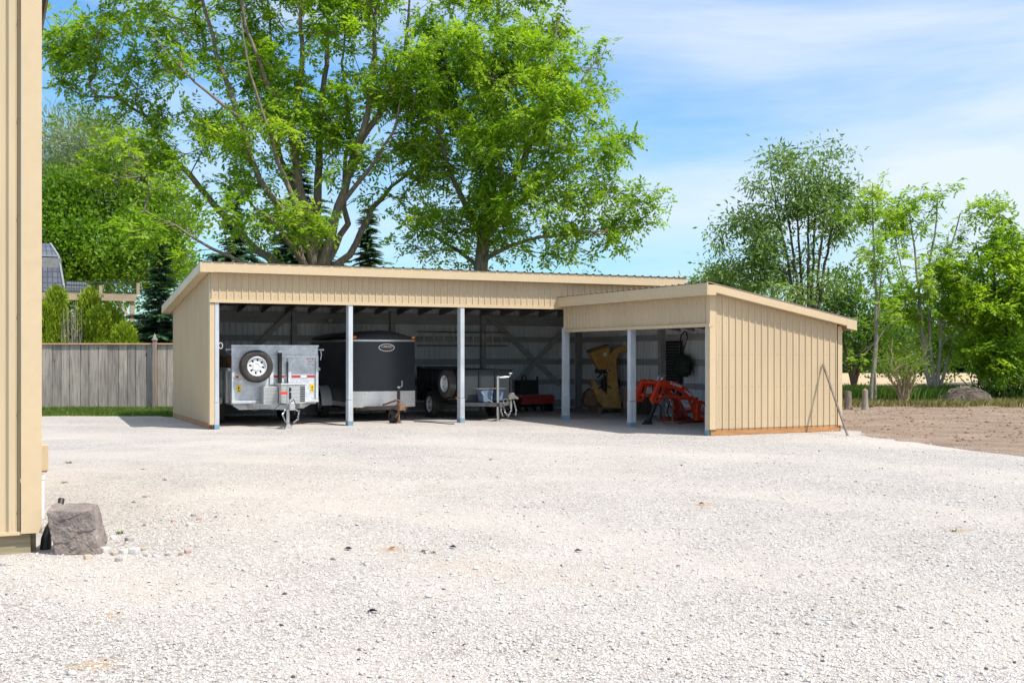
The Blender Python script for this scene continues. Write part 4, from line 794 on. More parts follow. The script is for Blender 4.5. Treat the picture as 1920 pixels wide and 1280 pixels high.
# ---------------------------------------------------------------- detached red tractor loader
def build_loader():
    o = Vector(((1232 - 960) / F * 25.2, 25.2, 0)); s = empty('front_loader', o, R(20), 'bright orange red detached front loader frame lettered in white on its arm', 'loader'); s.scale = (1.0, 1.0, .93)
    for v, dx in ((0, 0), (.85, .0)):
        sx = 0 if v == 0 else .02
        m = MB(); m.prism([(-.17, .60), (-.13, .50), (.03, .50), (.10, .60), (.19, 1.0), (.14, 1.06), (.04, 1.06)], v - .06, v + .06, lambda a, c, q: (a, q, c)); tw = m.build('mount_tower', REDP, s, bevel=.012)
        m = MB(); m.prism([(-.005, .72), (.045, .72), (.10, .90), (.05, .90)], v - .066, v - .059, lambda a, c, q: (a, q, c)); m.prism([(-.06, .58), (-.01, .58), (.0, .63), (-.05, .63)], v - .066, v - .059, lambda a, c, q: (a, q, c)); m.build('slot', DARKH, tw)
        m = MB(); m.prism([(.03, .66), (.0, .645), (.05, .66), (.06, .69)], v - .07, v - .062, lambda a, c, q: (a, q, c)); m.build('decal', WHITEM, tw)
        arm = [(.05, .95, .13), (.25, .965, .165), (.46, .92, .17), (.68, .80, .16), (.86, .60, .14), (.96, .34, .12), (1.0, .14, .11)]; up = []; dn = []
        for i, (x, z, w) in enumerate(arm):
            a0 = arm[max(i - 1, 0)]; a1 = arm[min(i + 1, 6)]; d = Vector((a1[0] - a0[0], a1[1] - a0[1])).normalized(); nx, nz = -d.y, d.x
            up.append((x + nx * w / 2, z + nz * w / 2)); dn.append((x - nx * w / 2, z - nz * w / 2))
        m = MB(); m.prism(up + dn[::-1], v - .05, v + .05, lambda a, c, q: (a, q, c)); am = m.build('arm', REDP, s, bevel=.008)
        if v == 0:
            mt = Matrix.Translation((.45, -.0535, .945)) @ Matrix.Rotation(R(18), 4, 'Y') @ Matrix.Rotation(R(90), 4, 'X'); text_mesh('Kubota', .105, 'lettering', WHITEM, am, mt, bold=.003)
            mt = Matrix.Translation((.755, -.0535, .735)) @ Matrix.Rotation(R(42), 4, 'Y') @ Matrix.Rotation(R(90), 4, 'X'); text_mesh('LA450', .085, 'lettering', WHITEM, am, mt, bold=.003)
        m = MB(); m.bar((.18, v - .01, .66), (.52, v - .01, .675), .07, .07); m.bar((.52, v - .01, .62), (.86, v - .01, .60), .08, .09); m.build('cylinder', REDP, s, bevel=.01)
        m = MB(); m.cyl((.1, v, .655), (.55, v, .64), .022, 10); m.tube([(.30, v - .08, .80), (.34, v - .1, .74), (.40, v - .1, .72), (.44, v - .08, .82)], .012, 6); m.tube([(.62, v - .08, .58), (.66, v - .12, .50), (.78, v - .12, .48), (.86, v - .08, .56)], .014, 6); m.build('hydraulic_line', CHROME, s, smooth=40)
    m = MB(); m.box(.33, .41, .051, .80, .84, .91); m.box(.94, 1.0, .051, .80, .24, .31); m.box(.06, .14, .061, .79, .96, 1.02); m.build('cross_tube', REDP, s, bevel=.008)
    m = MB(); m.bar((-.02, -.02, .52), (-.27, -.08, .04), .07, .07); m.prism([(-.40, .0), (-.18, .0), (-.20, .10), (-.28, .12)], -.15, .0, lambda a, c, q: (a, q, c)); m.build('parking_stand', NEARBLACK, s, bevel=.008)
    m = MB(); m.bar((.55, .02, .58), (.76, .0, .14), .05, .06); m.bar((.62, .4, .58), (.80, .4, .05), .05, .05); m.box(.48, 1.5, .1, .9, .02, .07); m.bar((.35, -.25, .03), (1.0, .05, .04), .08, .03); m.build('lower_link', REDD, s)
    m = MB(); m.box(.955, 1.005, -.065, -.052, .12, .50); m.box(.925, 1.005, -.085, -.052, .06, .16); m.build('hi_vis_stop', ORANGE, s, bevel=.004)
    m = MB(); m.bar((1.06, .0, .06), (1.10, .0, .55), .05, .07); m.bar((1.10, .2, .06), (1.12, .2, .62), .05, .07); m.bar((1.3, .1, .06), (1.3, .1, .45), .05, .06); m.bar((1.05, .1, .50), (1.5, .1, .46), .05, .07); m.bar((1.02, .0, .10), (1.55, .0, .08), .06, .08); m.bar((1.05, .05, .3), (1.4, .1, .12), .04, .05); m.box(1.06, 1.2, -.5, -.2, .0, .16); m.box(1.15, 1.5, -.45, -.1, .0, .10); m.build('bucket_frame', REDP, s, bevel=.01)
    m = MB(); m.tube([(.06, .1, 1.05), (.10, .08, 1.16), (.19, .08, 1.2), (.24, .1, 1.1)], .022, 8); m.tube([(.10, .0, 1.05), (.15, -.02, 1.14), (.22, -.02, 1.16)], .018, 8); m.ball((.14, .02, 1.09), .05, .05, .05); m.build('valve_levers', CHROME, s, smooth=50)
    for k, pts in enumerate((((.12, .3, .95), (.2, .2, .7), (.35, .1, .45), (.5, .1, .3), (.62, .15, .1)), ((.3, .4, .8), (.42, .2, .5), (.3, .1, .25), (.4, .0, .05)), ((.6, .3, .7), (.7, .1, .4), (.62, .0, .22), (.75, .05, .08)), ((.15, .5, .9), (.1, .4, .6), (.25, .3, .4), (.2, .2, .1)))):
        m = MB(); m.tube(pts, .016, 6); m.build('hose', NEARBLACK, s, smooth=60)
    m = MB(); m.bar((.45, .05, .1), (1.0, .05, .35), .05, .06); m.bar((.3, .2, .12), (.95, .2, .12), .06, .06); m.box(.55, .75, .1, .3, .12, .30); m.build('lower_frame', REDD, s, bevel=.006)
    # rusty prop under it
    q = ground(1262, 794); t = empty('jack_stand', (q.x, q.y + .1, 0), 0, 'thin rusty prop standing on a flat plank under the loader', 'prop')
    m = MB(); m.cyl((0, 0, .05), (.01, 0, .52), .02, 8); m.build('pole', RUST, t); m = MB(); m.box(-.2, .2, -.1, .1, .0, .05); m.build('foot_plank', PALLET, t)
    # heavy timber deck behind it
    q = ground(1215, 776); t = empty('timber_skid', (q.x + .1, q.y - .4, 0), ANG, 'dark timber skid with planked top behind the red loader', 'skid')
    m = MB()
    for k in range(5): m.ct = random.random(); m.box(-.25, 1.35, k * .16, k * .16 + .145, .46, .50)
    m.build('top_boards', PALLET, t); m = MB(); m.box(-.2, -.08, .02, .75, 0, .458); m.box(.55, .67, .02, .75, 0, .458); m.box(1.2, 1.32, .02, .75, 0, .458); m.box(-.25, 1.35, .3, .4, .2, .3); m.build('legs', M_wood('dark_timber', (.12, .085, .06), (.07, .05, .04), 2, 4, .3), t)
build_loader()
def build_engine():
    p = ground(1263, 776); s = empty('push_mower', (p.x + .02, p.y - .5, .502), ANG, 'black push mower with round engine on the timber skid behind the loader', 'mower')
    m = MB(); m.lathe([(-.12, .02), (-.13, .16), (-.08, .2), (.06, .2), (.12, .15), (.13, .02)], (.0, .15, .56), (0, 1, 0.1), 26); m.box(-.22, .22, -.0, .4, .06, .36); m.build('engine', NEARBLACK, s, bevel=.02)
    m = MB(); m.tube([(-.1, .1, .5), (-.3, .05, .42), (-.42, .02, .30)], .04, 8); m.tube([(.15, .2, .6), (.3, .2, .5), (.36, .2, .3)], .03, 8); m.build('intake_hose', NEARBLACK, s, smooth=40)
    for x in (-.2, .2):
        m = MB(); m.lathe([(-.03, .01), (-.03, .09), (.03, .09), (.03, .01)], (x, -.03, .09), (0, 1, 0), 18); m.build('wheel', RUBBER, s, smooth=40)
build_engine()

# ---------------------------------------------------------------- things on the shed's walls
def on_right(v, z, d=.13): p = P0 + A * (11.5 - d) + B * v; return Vector((p.x, p.y, z))
def build_hangers():
    # ladder on the back wall
    p = P0 + B * 4.72 + A * 6.32; s = empty('ladder', (p.x, p.y, 1.80), ANG, 'long ladder with pale rungs hung sideways on the back wall', 'ladder')
    for z in (.0, .37): m = MB(); m.box(0, 2.68, -.03, .03, z - .02, z + .02); m.build('rail', M_simple('grey_ladder_rail', (.24, .24, .23), .5), s)
    for k in range(9): m = MB(); m.box(.18 + k * .29, .205 + k * .29, -.025, .025, .021, .349); m.build('rung', RUNG, s)
    # small flood light
    p = P0 + B * 4.9 + A * 3.94; s = empty('flood_light', (p.x, p.y, 2.44), ANG, 'small white lamp fitting on the back wall beam', 'lamp')
    m = MB(); m.ball((0, -.05, 0), .045, .03, .05); m.build('lamp_head', WHITEM, s, smooth=60); m = MB(); m.tube([(.0, -.04, -.02), (.05, -.04, .06), (.10, -.03, .05), (.02, -.03, -.09)], .010, 6); m.build('bracket', WHITEM, s)
    # coil of wire
    p = P0 + A * .185 + B * .02; s = empty('wire_coil', (p.x, p.y, 1.74), ANG, 'small white wire coil hung on the left corner post', 'wire coil')
    m = MB(); m.tube([(.02 + .04 * math.cos(a), -.01, .06 * math.sin(a)) for a in np.linspace(0, 9, 24)], .007, 5); m.build('loops', WHITEM, s); m = MB(); m.tube([(.0, .02, .05), (.02, -.02, .06)], .006, 5); m.build('hook', CHROME, s)
    # slatted panel on the right wall
    t = on_right(-.10, .95, .125); s = empty('louvre_panel', t, ANG, 'tall dark slatted panel fixed to the wall beside the green bag', 'vent panel')
    m = MB(); m.box(-.03, -.005, -.34, .36, -.42, .95); 
    m.build('dark_backing', NEARBLACK, s)
    m = MB()
    for k in range(18): m.add([(-.035, -.30, -.36 + k * .072), (-.035, .32, -.36 + k * .072), (-.07, .32, -.335 + k * .072), (-.07, -.30, -.335 + k * .072)], [(0, 1, 2, 3)])
    m.build('slats', M_simple('grey_slats', (.16, .165, .175), .5), s)
    # dark green grass bag on a loop handle
    t = on_right(-.72, 1.32, .16); s = empty('grass_bag', t, ANG, 'dark green grass bag hanging on the wall by a black loop handle', 'grass bag')
    m = MB(); vs = []; n = 14
    rr = random.Random(3)
    for j, (z, k) in enumerate(((-.30, .35), (-.26, .72), (-.12, .98), (.05, 1.0), (.16, .86), (.22, .55), (.24, .1))):
        for i in range(n):
            a = 2 * math.pi * i / n; w = k * (1 + rr.uniform(-.1, .1)); vs.append((-.16 + .16 * math.cos(a) * w, .36 * math.sin(a) * w + (.12 if z > 0 else -.06) * (1 - k), z + rr.uniform(-.02, .02)))
    m.add(vs, [(j * n + i, j * n + (i + 1) % n, (j + 1) * n + (i + 1) % n, (j + 1) * n + i) for j in range(6) for i in range(n)]); m.build('bag', GREENB, s, smooth=60)
    m = MB(); m.tube([(-.1, .22, .16), (-.1, .20, .5), (-.1, .12, .72), (-.1, -.02, .80), (-.1, -.10, .78), (-.1, -.14, .66), (-.1, .0, .4), (-.1, .05, .2)], .018, 8); m.build('handle', BLACKP, s, smooth=50)
    # lean pole outside
    b0 = ground(1590, 817); top = P0 + A * (8.3 + 2.72) + B * (-5.95 - .03); top = Vector((top.x, top.y, 1.36))
    m = MB(); m.bar(b0 + Vector((0, 0, -.01)), top, .045, .03, up=(1, 0, 0)); tag(m.build('leaning_pole', M_simple('brown_angle_iron', (.16, .115, .10), .6, var=.3), None), 'thin brown pole leaning against the tan end wall', 'pole')
    # black hose along the opening
    for i, (a, c_, lb) in enumerate((((572, 792), (648, 797), 'thin black hose lying on gravel between the first two posts'), ((776, 791), (852, 795), 'thin black hose lying on gravel left of the third post'))):
        p, q = ground(*a), ground(*c_); m = MB(); pts = []
        for k in range(9): t_ = k / 8; w = p.lerp(q, t_); pts.append(w + Vector((0, .12 * math.sin(t_ * 5), .014)))
        m.tube(pts, .011, 6); tag(m.build('hose', NEARBLACK, None), lb, 'hose')
build_hangers()
# ---------------------------------------------------------------- plants
from mathutils import noise as MN
def unit(a): return a / np.maximum(np.linalg.norm(a, axis=-1, keepdims=True), 1e-9)
def leaf_quads(b, d, s, l, w):
    """b base, d direction, s side (N,3); l, w (N,) -> (N,4,3) diamond leaves"""
    l = l[:, None]; w = w[:, None]; n = np.cross(d, s)
    return np.stack([b, b + d * l * .45 + s * w * .5 + n * w * .12, b + d * l, b + d * l * .45 - s * w * .5 + n * w * .12], 1)
def tmpl_compound(rng, nl=6, nf=8, L=.46, lw=.082, ll=.205, up=.2, droop=.55):
    """a spray of pinnate leaves"""
    out = []
    for i in range(nl):
        d = unit(rng.normal(size=3) + np.array([0, 0, up])); o = rng.normal(size=3) * .07
        side = unit(np.cross(d, [0, 0, 1.0]) + rng.normal(size=3) * .2); Ln = L * rng.uniform(.7, 1.15)
        t = np.linspace(.2, 1, nf); p = o + d * (t[:, None] * Ln) + np.array([0, 0, -1.0]) * (droop * Ln * t[:, None] ** 2 * .6)
        sg = np.where(np.arange(nf) % 2 == 0, 1, -1)[:, None]; dd = unit(side * sg + d * .55 + np.array([0, 0, -.35]) + rng.normal(size=(nf, 3)) * .15); dd[-1] = unit(d + np.array([0, 0, -.5]))
        sd = unit(np.cross(dd, rng.normal(size=(nf, 3)) * .35 + np.array([0, 0, 1.0])))
        out.append(leaf_quads(p, dd, sd, ll * rng.uniform(.75, 1.15, nf) * (1 - .25 * np.abs(t - .6)), lw * rng.uniform(.8, 1.2, nf)))
    return np.concatenate(out).reshape(-1, 3)
def tmpl_simple(rng, n=40, rad=.35, ll=.12, lw=.06, up=.3, flat=.7, hang=0):
    o = rng.normal(size=(n, 3)) * rad * .55 * np.array([1, 1, flat]); d = unit(o * 1.2 + rng.normal(size=(n, 3)) * .25 + np.array([0, 0, up - hang])); sd = unit(np.cross(d, rng.normal(size=(n, 3)) + np.array([0, 0, .8])))
    return leaf_quads(o, d, sd, ll * rng.uniform(.6, 1.2, n), lw * rng.uniform(.7, 1.2, n)).reshape(-1, 3)
def tmpl_spruce(rng, L=.7):
    out = []
    for i in range(44):
        t = i / 44 * L; sgn = 1 if i % 2 else -1; b = np.array([[t, 0, -.25 * t * t]]); d = unit(np.array([[.7, sgn * .8, -.35 + rng.normal() * .25]])); out.append(leaf_quads(b, d, unit(np.cross(d, np.array([[0, 0, 1.0]]))), np.array([.26 * (1.15 - t / L)]), np.array([.06])))
    return np.concatenate(out).reshape(-1, 3)
def instance(tm, C, Sz, Rz, tilt, tint, rng):
    V = []; T = []
    K = len(tm); ch = rng.integers(0, K, len(C))
    for k in range(K):
        I = np.where(ch == k)[0]
        if not len(I): continue
        v = tm[k]; m = len(v); c, s = np.cos(Rz[I])[:, None], np.sin(Rz[I])[:, None]
        x = v[None, :, 0] * c - v[None, :, 1] * s; y = v[None, :, 0] * s + v[None, :, 1] * c; z = np.broadcast_to(v[None, :, 2], x.shape)
        tx = tilt[I][:, None]; y2 = y * np.cos(tx) - z * np.sin(tx); z2 = y * np.sin(tx) + z * np.cos(tx)
        V.append(np.stack([x, y2, z2], -1) * Sz[I][:, None, None] + C[I][:, None, :])
        tt = tint[I][:, None] + np.repeat(rng.normal(size=(len(I), m // 4)) * .13, 4, axis=1); T.append(tt)
    return np.concatenate([v.reshape(-1, 3) for v in V]), np.clip(np.concatenate([t.ravel() for t in T]), 0, 1)

def grow(limbs, clumps, rng, r_tip=.007, expo=2.35, clear=.0, jit=.16):
    """limbs: list of (points (n,3), r0, r1); every clump gets a twig back to the nearest fitting bough"""
    pos, par, rad, dr = [], [], [], []
    for pts, r0, r1 in limbs:
        n = len(pts); prev = -1
        if pos:
            d = np.linalg.norm(np.array(pos) - pts[0], axis=1); prev = int(d.argmin())
        for i in range(n - 1):
            L = np.linalg.norm(pts[i + 1] - pts[i]); k = max(1, int(L / .45))
            for j in range(k + (1 if i == n - 2 else 0)):
                t = j / k; q = pts[i] + (pts[i + 1] - pts[i]) * t + rng.normal(size=3) * .02 * (L > .3); f = (i + t) / (n - 1)
                pos.append(q); par.append(prev); rad.append(r0 + (r1 - r0) * f); dr.append(unit(pts[i + 1] - pts[i])); prev = len(pos) - 1
    fixed = len(pos); cap = fixed + len(clumps) * 5 + 5
    P = np.zeros((cap, 3)); Dn = np.zeros((cap, 3)); P[:fixed] = pos; Dn[:fixed] = dr; n = fixed
    par = list(par); rad = list(rad); root = P[0]
    sparse = P[:fixed]; order = np.argsort([np.linalg.norm(sparse - c, axis=1).min() for c in clumps])
    for ci in order:
        c = clumps[ci]; v = c - P[:n]; d = np.linalg.norm(v, axis=1) + 1e-6; cs = (v * Dn[:n]).sum(1) / d
        cost = d * (1 + .9 * (1 - np.maximum(cs, -.3))) + np.where(P[:n, 2] < clear, 50, 0) + np.maximum(P[:n, 2] - c[2] - .2, 0) * .8
        k = int(cost.argmin()); L = d[k]; m = max(1, min(4, int(L / .5))); a = P[k]; ctrl = a + Dn[k] * L * .4 + np.array([0, 0, .08 * L]); prev = k
        for j in range(1, m + 1):
            t = j / m; q = a * (1 - t) ** 2 + ctrl * 2 * t * (1 - t) + c * t * t + (rng.normal(size=3) * jit * .5 * min(L, 1) if j < m else 0)
            P[n] = q; Dn[n] = unit(q - P[prev]); par.append(prev); rad.append(0); prev = n; n += 1
    P = P[:n]; par = np.array(par); acc = np.zeros(n); kids = np.zeros(n, int)
    for i in range(n):
        if par[i] >= 0: kids[par[i]] += 1
    for i in range(n - 1, -1, -1):
        if kids[i] == 0: acc[i] += r_tip ** expo
        if par[i] >= 0: acc[par[i]] += acc[i]
    r = np.maximum(acc ** (1 / expo), np.array(rad)); return P, par, r
def wood_mesh(name, P, par, r, mat, parent):
    I = np.where(par >= 0)[0]; a = P[par[I]]; b = P[I]; rb = r[I]; ra = np.minimum(r[par[I]], rb * 1.25 + .004)
    d = unit(b - a); a = a - d * (ra * .3)[:, None]; ref = np.where(np.abs(d[:, 2:3]) > .9, np.array([[1.0, 0, 0]]), np.array([[0, 0, 1.0]])); e = unit(np.cross(d, ref)); g = np.cross(d, e)
    n = 7; th = np.arange(n) * 2 * math.pi / n; ring = e[:, None] * np.cos(th)[None, :, None] + g[:, None] * np.sin(th)[None, :, None]
    V = np.concatenate([a[:, None] + ring * ra[:, None, None], b[:, None] + ring * rb[:, None, None]], 1); N = len(I)
    k = np.arange(n); f = np.stack([k, (k + 1) % n, n + (k + 1) % n, n + k], 1); Fc = (f[None] + (np.arange(N) * 2 * n)[:, None, None]).reshape(-1, 4)
    o = np_mesh(name, V.reshape(-1, 3), 4, mat, parent, faces=Fc); o.data.polygons.foreach_set('use_smooth', [True] * len(Fc)); return o

def lobe_points(lobes, n, Y, rng, shell=.5, gap=.0, gf=.55, seed=0, ymin=0, dscale=.85, clus=5, spread=.42):
    n_all = n; n = max(1, n // clus)
    w = np.array([l[2] * l[3] * (l[5] if len(l) > 5 else 1) for l in lobes], float); w /= w.sum(); out = []; tries = 0
    while len(out) < n and tries < n * 30:
        tries += 1; l = lobes[rng.choice(len(lobes), p=w)]; dY = l[4] if len(l) > 4 else 0
        d = unit(rng.normal(size=3)); rr = (1 - shell) * rng.random() ** (1 / 3) + shell * (.72 + .3 * rng.random())
        c = at(l[0], l[1], Y + dY); sx = l[2] / F * Y; sz = l[3] / F * Y
        p = np.array([c.x + d[0] * rr * sx, c.y + d[1] * rr * min(sx, 3.2) * dscale, c.z + d[2] * rr * sz])
        if p[2] < ymin: continue
        if gap and MN.noise(Vector(p * gf) + Vector((seed, 7, 3))) < -gap + .35 * rng.random() - .15: continue
        out.append(p)
    C = np.array(out); k = rng.integers(0, len(C), n_all - len(C)); off = rng.normal(size=(n_all - len(C), 3)) * spread * np.array([1, 1, .6]); return np.concatenate([C, np.maximum(C[k] + off, [-1e9, -1e9, ymin])])
RT = np.random.default_rng(5)
T_WAL = [tmpl_compound(RT) for _ in range(10)]
T_WALB = [tmpl_compound(RT, 6, 8, .42, .085, .20, .2, .6) for _ in range(8)]
T_BUSH = [tmpl_simple(RT, 46, .55, .17, .10, .35) for _ in range(8)]
T_FAR = [tmpl_simple(RT, 40, .9, .34, .24, .3) for _ in range(6)]
T_WIL = [tmpl_simple(RT, 60, .6, .22, .035, .5, 1.1, .2) for _ in range(8)]
T_THIN = [tmpl_simple(RT, 34, .42, .23, .075, .1, .8, .35) for _ in range(8)]
T_CED = [tmpl_simple(RT, 50, .17, .13, .045, .9, 1.0) for _ in range(6)]
T_SPR = [tmpl_spruce(RT) for _ in range(6)]

def tree(name, label, base, Y, limbs, lobes, n, leaf, bark, tm, size=(.8, 1.2), group=None, seed=1, shell=.5, gap=.25, r_tip=.007, cat='tree', ymin=.3, jit=.16, tint0=.5, dscale=.85, clear=1.0, gf=.55, clus=5):
    rng = np.random.default_rng(seed); base = Vector(base)
    s = empty(name, base, 0, label, cat, group); b = np.array(base)
    pts = lobe_points(lobes, n, Y, rng, shell, gap, gf, seed, ymin, dscale, clus)
    lim = []
    for pl, r0, r1 in limbs:
        q = [np.array(at(p[0], p[1], Y + (p[2] if len(p) > 2 else 0))) - b for p in pl]; lim.append((np.array(q), r0, r1))
    P, par, r = grow(lim, pts - b, rng, r_tip, clear=clear, jit=jit)
    wood_mesh('trunk', P, par, r, bark, s)
    tint = np.array([tint0 + .45 * MN.noise(Vector(p * .9) + Vector((seed, 0, 0))) for p in pts]) + rng.normal(size=len(pts)) * .10
    V, T = instance(tm, pts - b, rng.uniform(size[0], size[1], len(pts)), rng.uniform(0, 6.28, len(pts)), rng.normal(size=len(pts)) * .35, tint, rng)
    np_mesh('crown', V, 4, leaf, s, T); return s

def build_big_trees():
    Y = 36.5; gb = at(592, 665, Y); gb.z = 0; by = HOR + EYE * F / Y
    limbs = [([(592, by), (592, 600), (590, 520)], .34, .30),
        ([(590, 520), (584, 427, -.3), (559, 345, -.4), (547, 244, -.4), (559, 195, -.5), (568, 122, -.6), (565, 20, -.8), (560, -90, -.6)], .19, .04),
        ([(594, 510), (594, 406, .3), (598, 305, .4), (600, 223, .5), (612, 122, .6), (618, 30, .9), (620, -110, 1)], .17, .04),
        ([(600, 515), (612, 470, -.2), (637, 386, -.3), (665, 284, -.4), (690, 211, -.5), (700, 122, -.6), (705, 10, -.6), (712, -100, -.5)], .18, .04),
        ([(580, 520), (563, 483, -.5), (547, 418, -.9), (486, 337, -1.2), (466, 276, -1.4), (454, 227, -1.5), (417, 195, -1.7), (364, 154, -2), (310, 100, -2.3), (270, 40, -2.5)], .14, .008),
        ([(574, 510), (551, 467, -1), (519, 422, -1.6), (482, 390, -2), (450, 360, -2.4), (405, 330, -2.6)], .11, .008),
        ([(560, 515), (480, 470, .6), (409, 390, .8), (356, 329, .9), (307, 272, .8), (275, 219, .6), (220, 185, .4), (150, 180, .3)], .15, .02),
        ([(466, 276, -1.4), (440, 200, -1), (405, 100, -.8), (380, 0, -.6), (360, -90, -.5)], .11, .03),
        ([(606, 520), (657, 478, .6), (700, 390, 1), (735, 350, 1.2), (790, 310, 1.3)], .15, .03),
        ([(665, 284, -.4), (720, 200, 0), (760, 100, .3), (770, -30, .4)], .12, .03),
        ([(560, 515), (470, 500, -1.5), (400, 465, -1.9), (330, 425, -2.2), (270, 395, -2.4)], .09, .006),
        ([(597, 515), (575, 400, .8), (528, 300, 1.1), (505, 200, 1.3), (508, 90, 1.5), (500, -40, 1.6)], .13, .02), ([(608, 505), (650, 420, .9), (645, 330, 1.2), (658, 240, 1.4), (642, 120, 1.6), (655, -30, 1.7)], .12, .02),
        ([(586, 505), (560, 400, -1.2), (520, 300, -1.6), (500, 230, -1.9), (468, 140, -2.1), (452, 30, -2.2)], .11, .015), ([(637, 386, -.3), (690, 320, -.8), (735, 250, -1.1), (760, 160, -1.3)], .09, .015),
        ([(547, 244, -.4), (500, 150, -.9), (460, 50, -1.2), (440, -80, -1.3)], .10, .03)]
    lobes = [(560, 40, 150, 140), (390, 90, 150, 120), (230, 70, 105, 85), (650, 130, 120, 140), (720, 240, 80, 110), (480, 240, 110, 80, -1), (300, 240, 110, 75), (630, 300, 80, 80), (250, 320, 100, 55, -1, 1.5), (320, 415, 85, 62, -2, 1.9),
        (450, 380, 80, 70, -1.5), (700, 360, 60, 60), (560, 430, 60, 50, -1.5), (150, 80, 50, 60, 0, 1.3), (150, 185, 50, 28, 0, 1.2), (540, -110, 280, 130, 0, .6), (350, -40, 180, 110, 0, .7), (730, -30, 130, 130, 0, .8), (560, 170, 120, 90, 2), (420, 300, 90, 60, 2), (370, 480, 45, 30, -2), (770, 130, 70, 120), (230, 185, 70, 45), (335, 175, 80, 60), (120, 130, 40, 40, 0, 1.2)]
    tree('walnut_tree', 'large airy multi stemmed walnut tree behind the left half of the shed', gb, Y, limbs, lobes, 1720, LEAF1, BARK, T_WAL, (.75, 1.1), 'two big trees behind the shed', 3, .45, .16, .0085, clear=3.2, tint0=.50)
    Y = 37.5; gb = at(900, 665, Y); gb.z = 0; by = HOR + EYE * F / Y
    limbs = [([(902, by), (900, 560), (902, 500), (908, 439)], .27, .22), ([(908, 439), (924, 366), (920, 305, .2), (918, 220, .3), (930, 100, .3), (935, 0, .3), (935, -120, .3)], .16, .04),
        ([(908, 450), (941, 378, -.5), (977, 313, -.9), (1006, 244, -1), (1030, 150, -1.1), (1045, 40, -1.2)], .16, .03), ([(904, 490), (935, 470, -.8), (960, 460, -1), (1010, 445, -1.3), (1070, 440, -1.5), (1140, 430, -1.6)], .09, .02),
        ([(920, 440), (957, 390, .6), (1018, 349, .9), (1080, 310, 1), (1150, 270, 1)], .12, .02), ([(906, 450), (892, 420, -.5), (860, 358, -.8), (831, 284, -1), (812, 200, -1.2), (800, 100, -1)], .13, .03),
        ([(900, 500), (860, 470, .6), (810, 440, 1), (770, 430, 1.2)], .08, .02), ([(1006, 244, -1), (1070, 180, -1.2), (1120, 110, -1.2)], .08, .02), ([(941, 378, -.5), (940, 330, -1), (930, 250, -1.3), (960, 150, -1.5)], .09, .02)]
    lobes = [(930, 70, 150, 130), (1020, 130, 85, 115), (890, 230, 130, 110, -1), (1070, 310, 100, 90), (1010, 400, 150, 60, -1), (860, 370, 95, 70, -1), (1150, 385, 65, 48), (1090, 455, 85, 35), (820, 445, 55, 38), (790, 300, 60, 75), (1130, 230, 50, 85), (1125, 115, 24, 50), (930, -80, 200, 120, 0, .6), (1000, 290, 120, 100, -1.5), (940, 160, 160, 110, -2), (970, 210, 140, 110, 2), (1195, 290, 24, 30, 0, 1.3), (1215, 400, 26, 26, 0, 1.3), (1010, 470, 90, 28, -.5), (820, 130, 60, 110), (880, 470, 60, 25, .8)]
    tree('walnut_tree', 'dense round crowned bright green walnut tree behind the middle of the shed', gb, Y, limbs, lobes, 1580, LEAF1, BARK, T_WAL, (.75, 1.1), 'two big trees behind the shed', 8, .5, .34, .0075, clear=3.0, tint0=.47)
build_big_trees()

def round_tree(name, label, px, Y, lobes, n, leaf, bark, tm, size, seed, group=None, r0=.2, stems=1, fan=40, top=None, gap=.3, shell=.6, r_tip=.012, clear=.4, ymin=.2, dscale=.85, cat='tree', tint0=.5, lean=0):
    base = at(px, 665, Y); base.z = 0; by = HOR + EYE * F / Y; top = top or min(l[1] for l in lobes); rr = random.Random(seed); limbs = [([(px, by), (px + lean * .1, by - 8)], r0, r0 * .9)]
    for k in range(stems):
        f = (k / (stems - 1) - .5) * 2 if stems > 1 else 0; h = by - top; off = fan * f + rr.uniform(-6, 6)
        limbs.append(([(px, by - 2), (px + off * .22 + lean * .2, by - h * .25, rr.uniform(-.4, .4)), (px + off * .55 + lean * .5, by - h * .55, rr.uniform(-.8, .8)), (px + off + lean, by - h * .9, rr.uniform(-1.2, 1.2))], r0 * (.95 if stems == 1 else .55), r0 * .12))
    return tree(name, label, base, Y, limbs, lobes, n, leaf, bark, tm, size, group, seed, shell, gap, r_tip, cat, ymin, tint0=tint0, clear=clear, dscale=dscale)

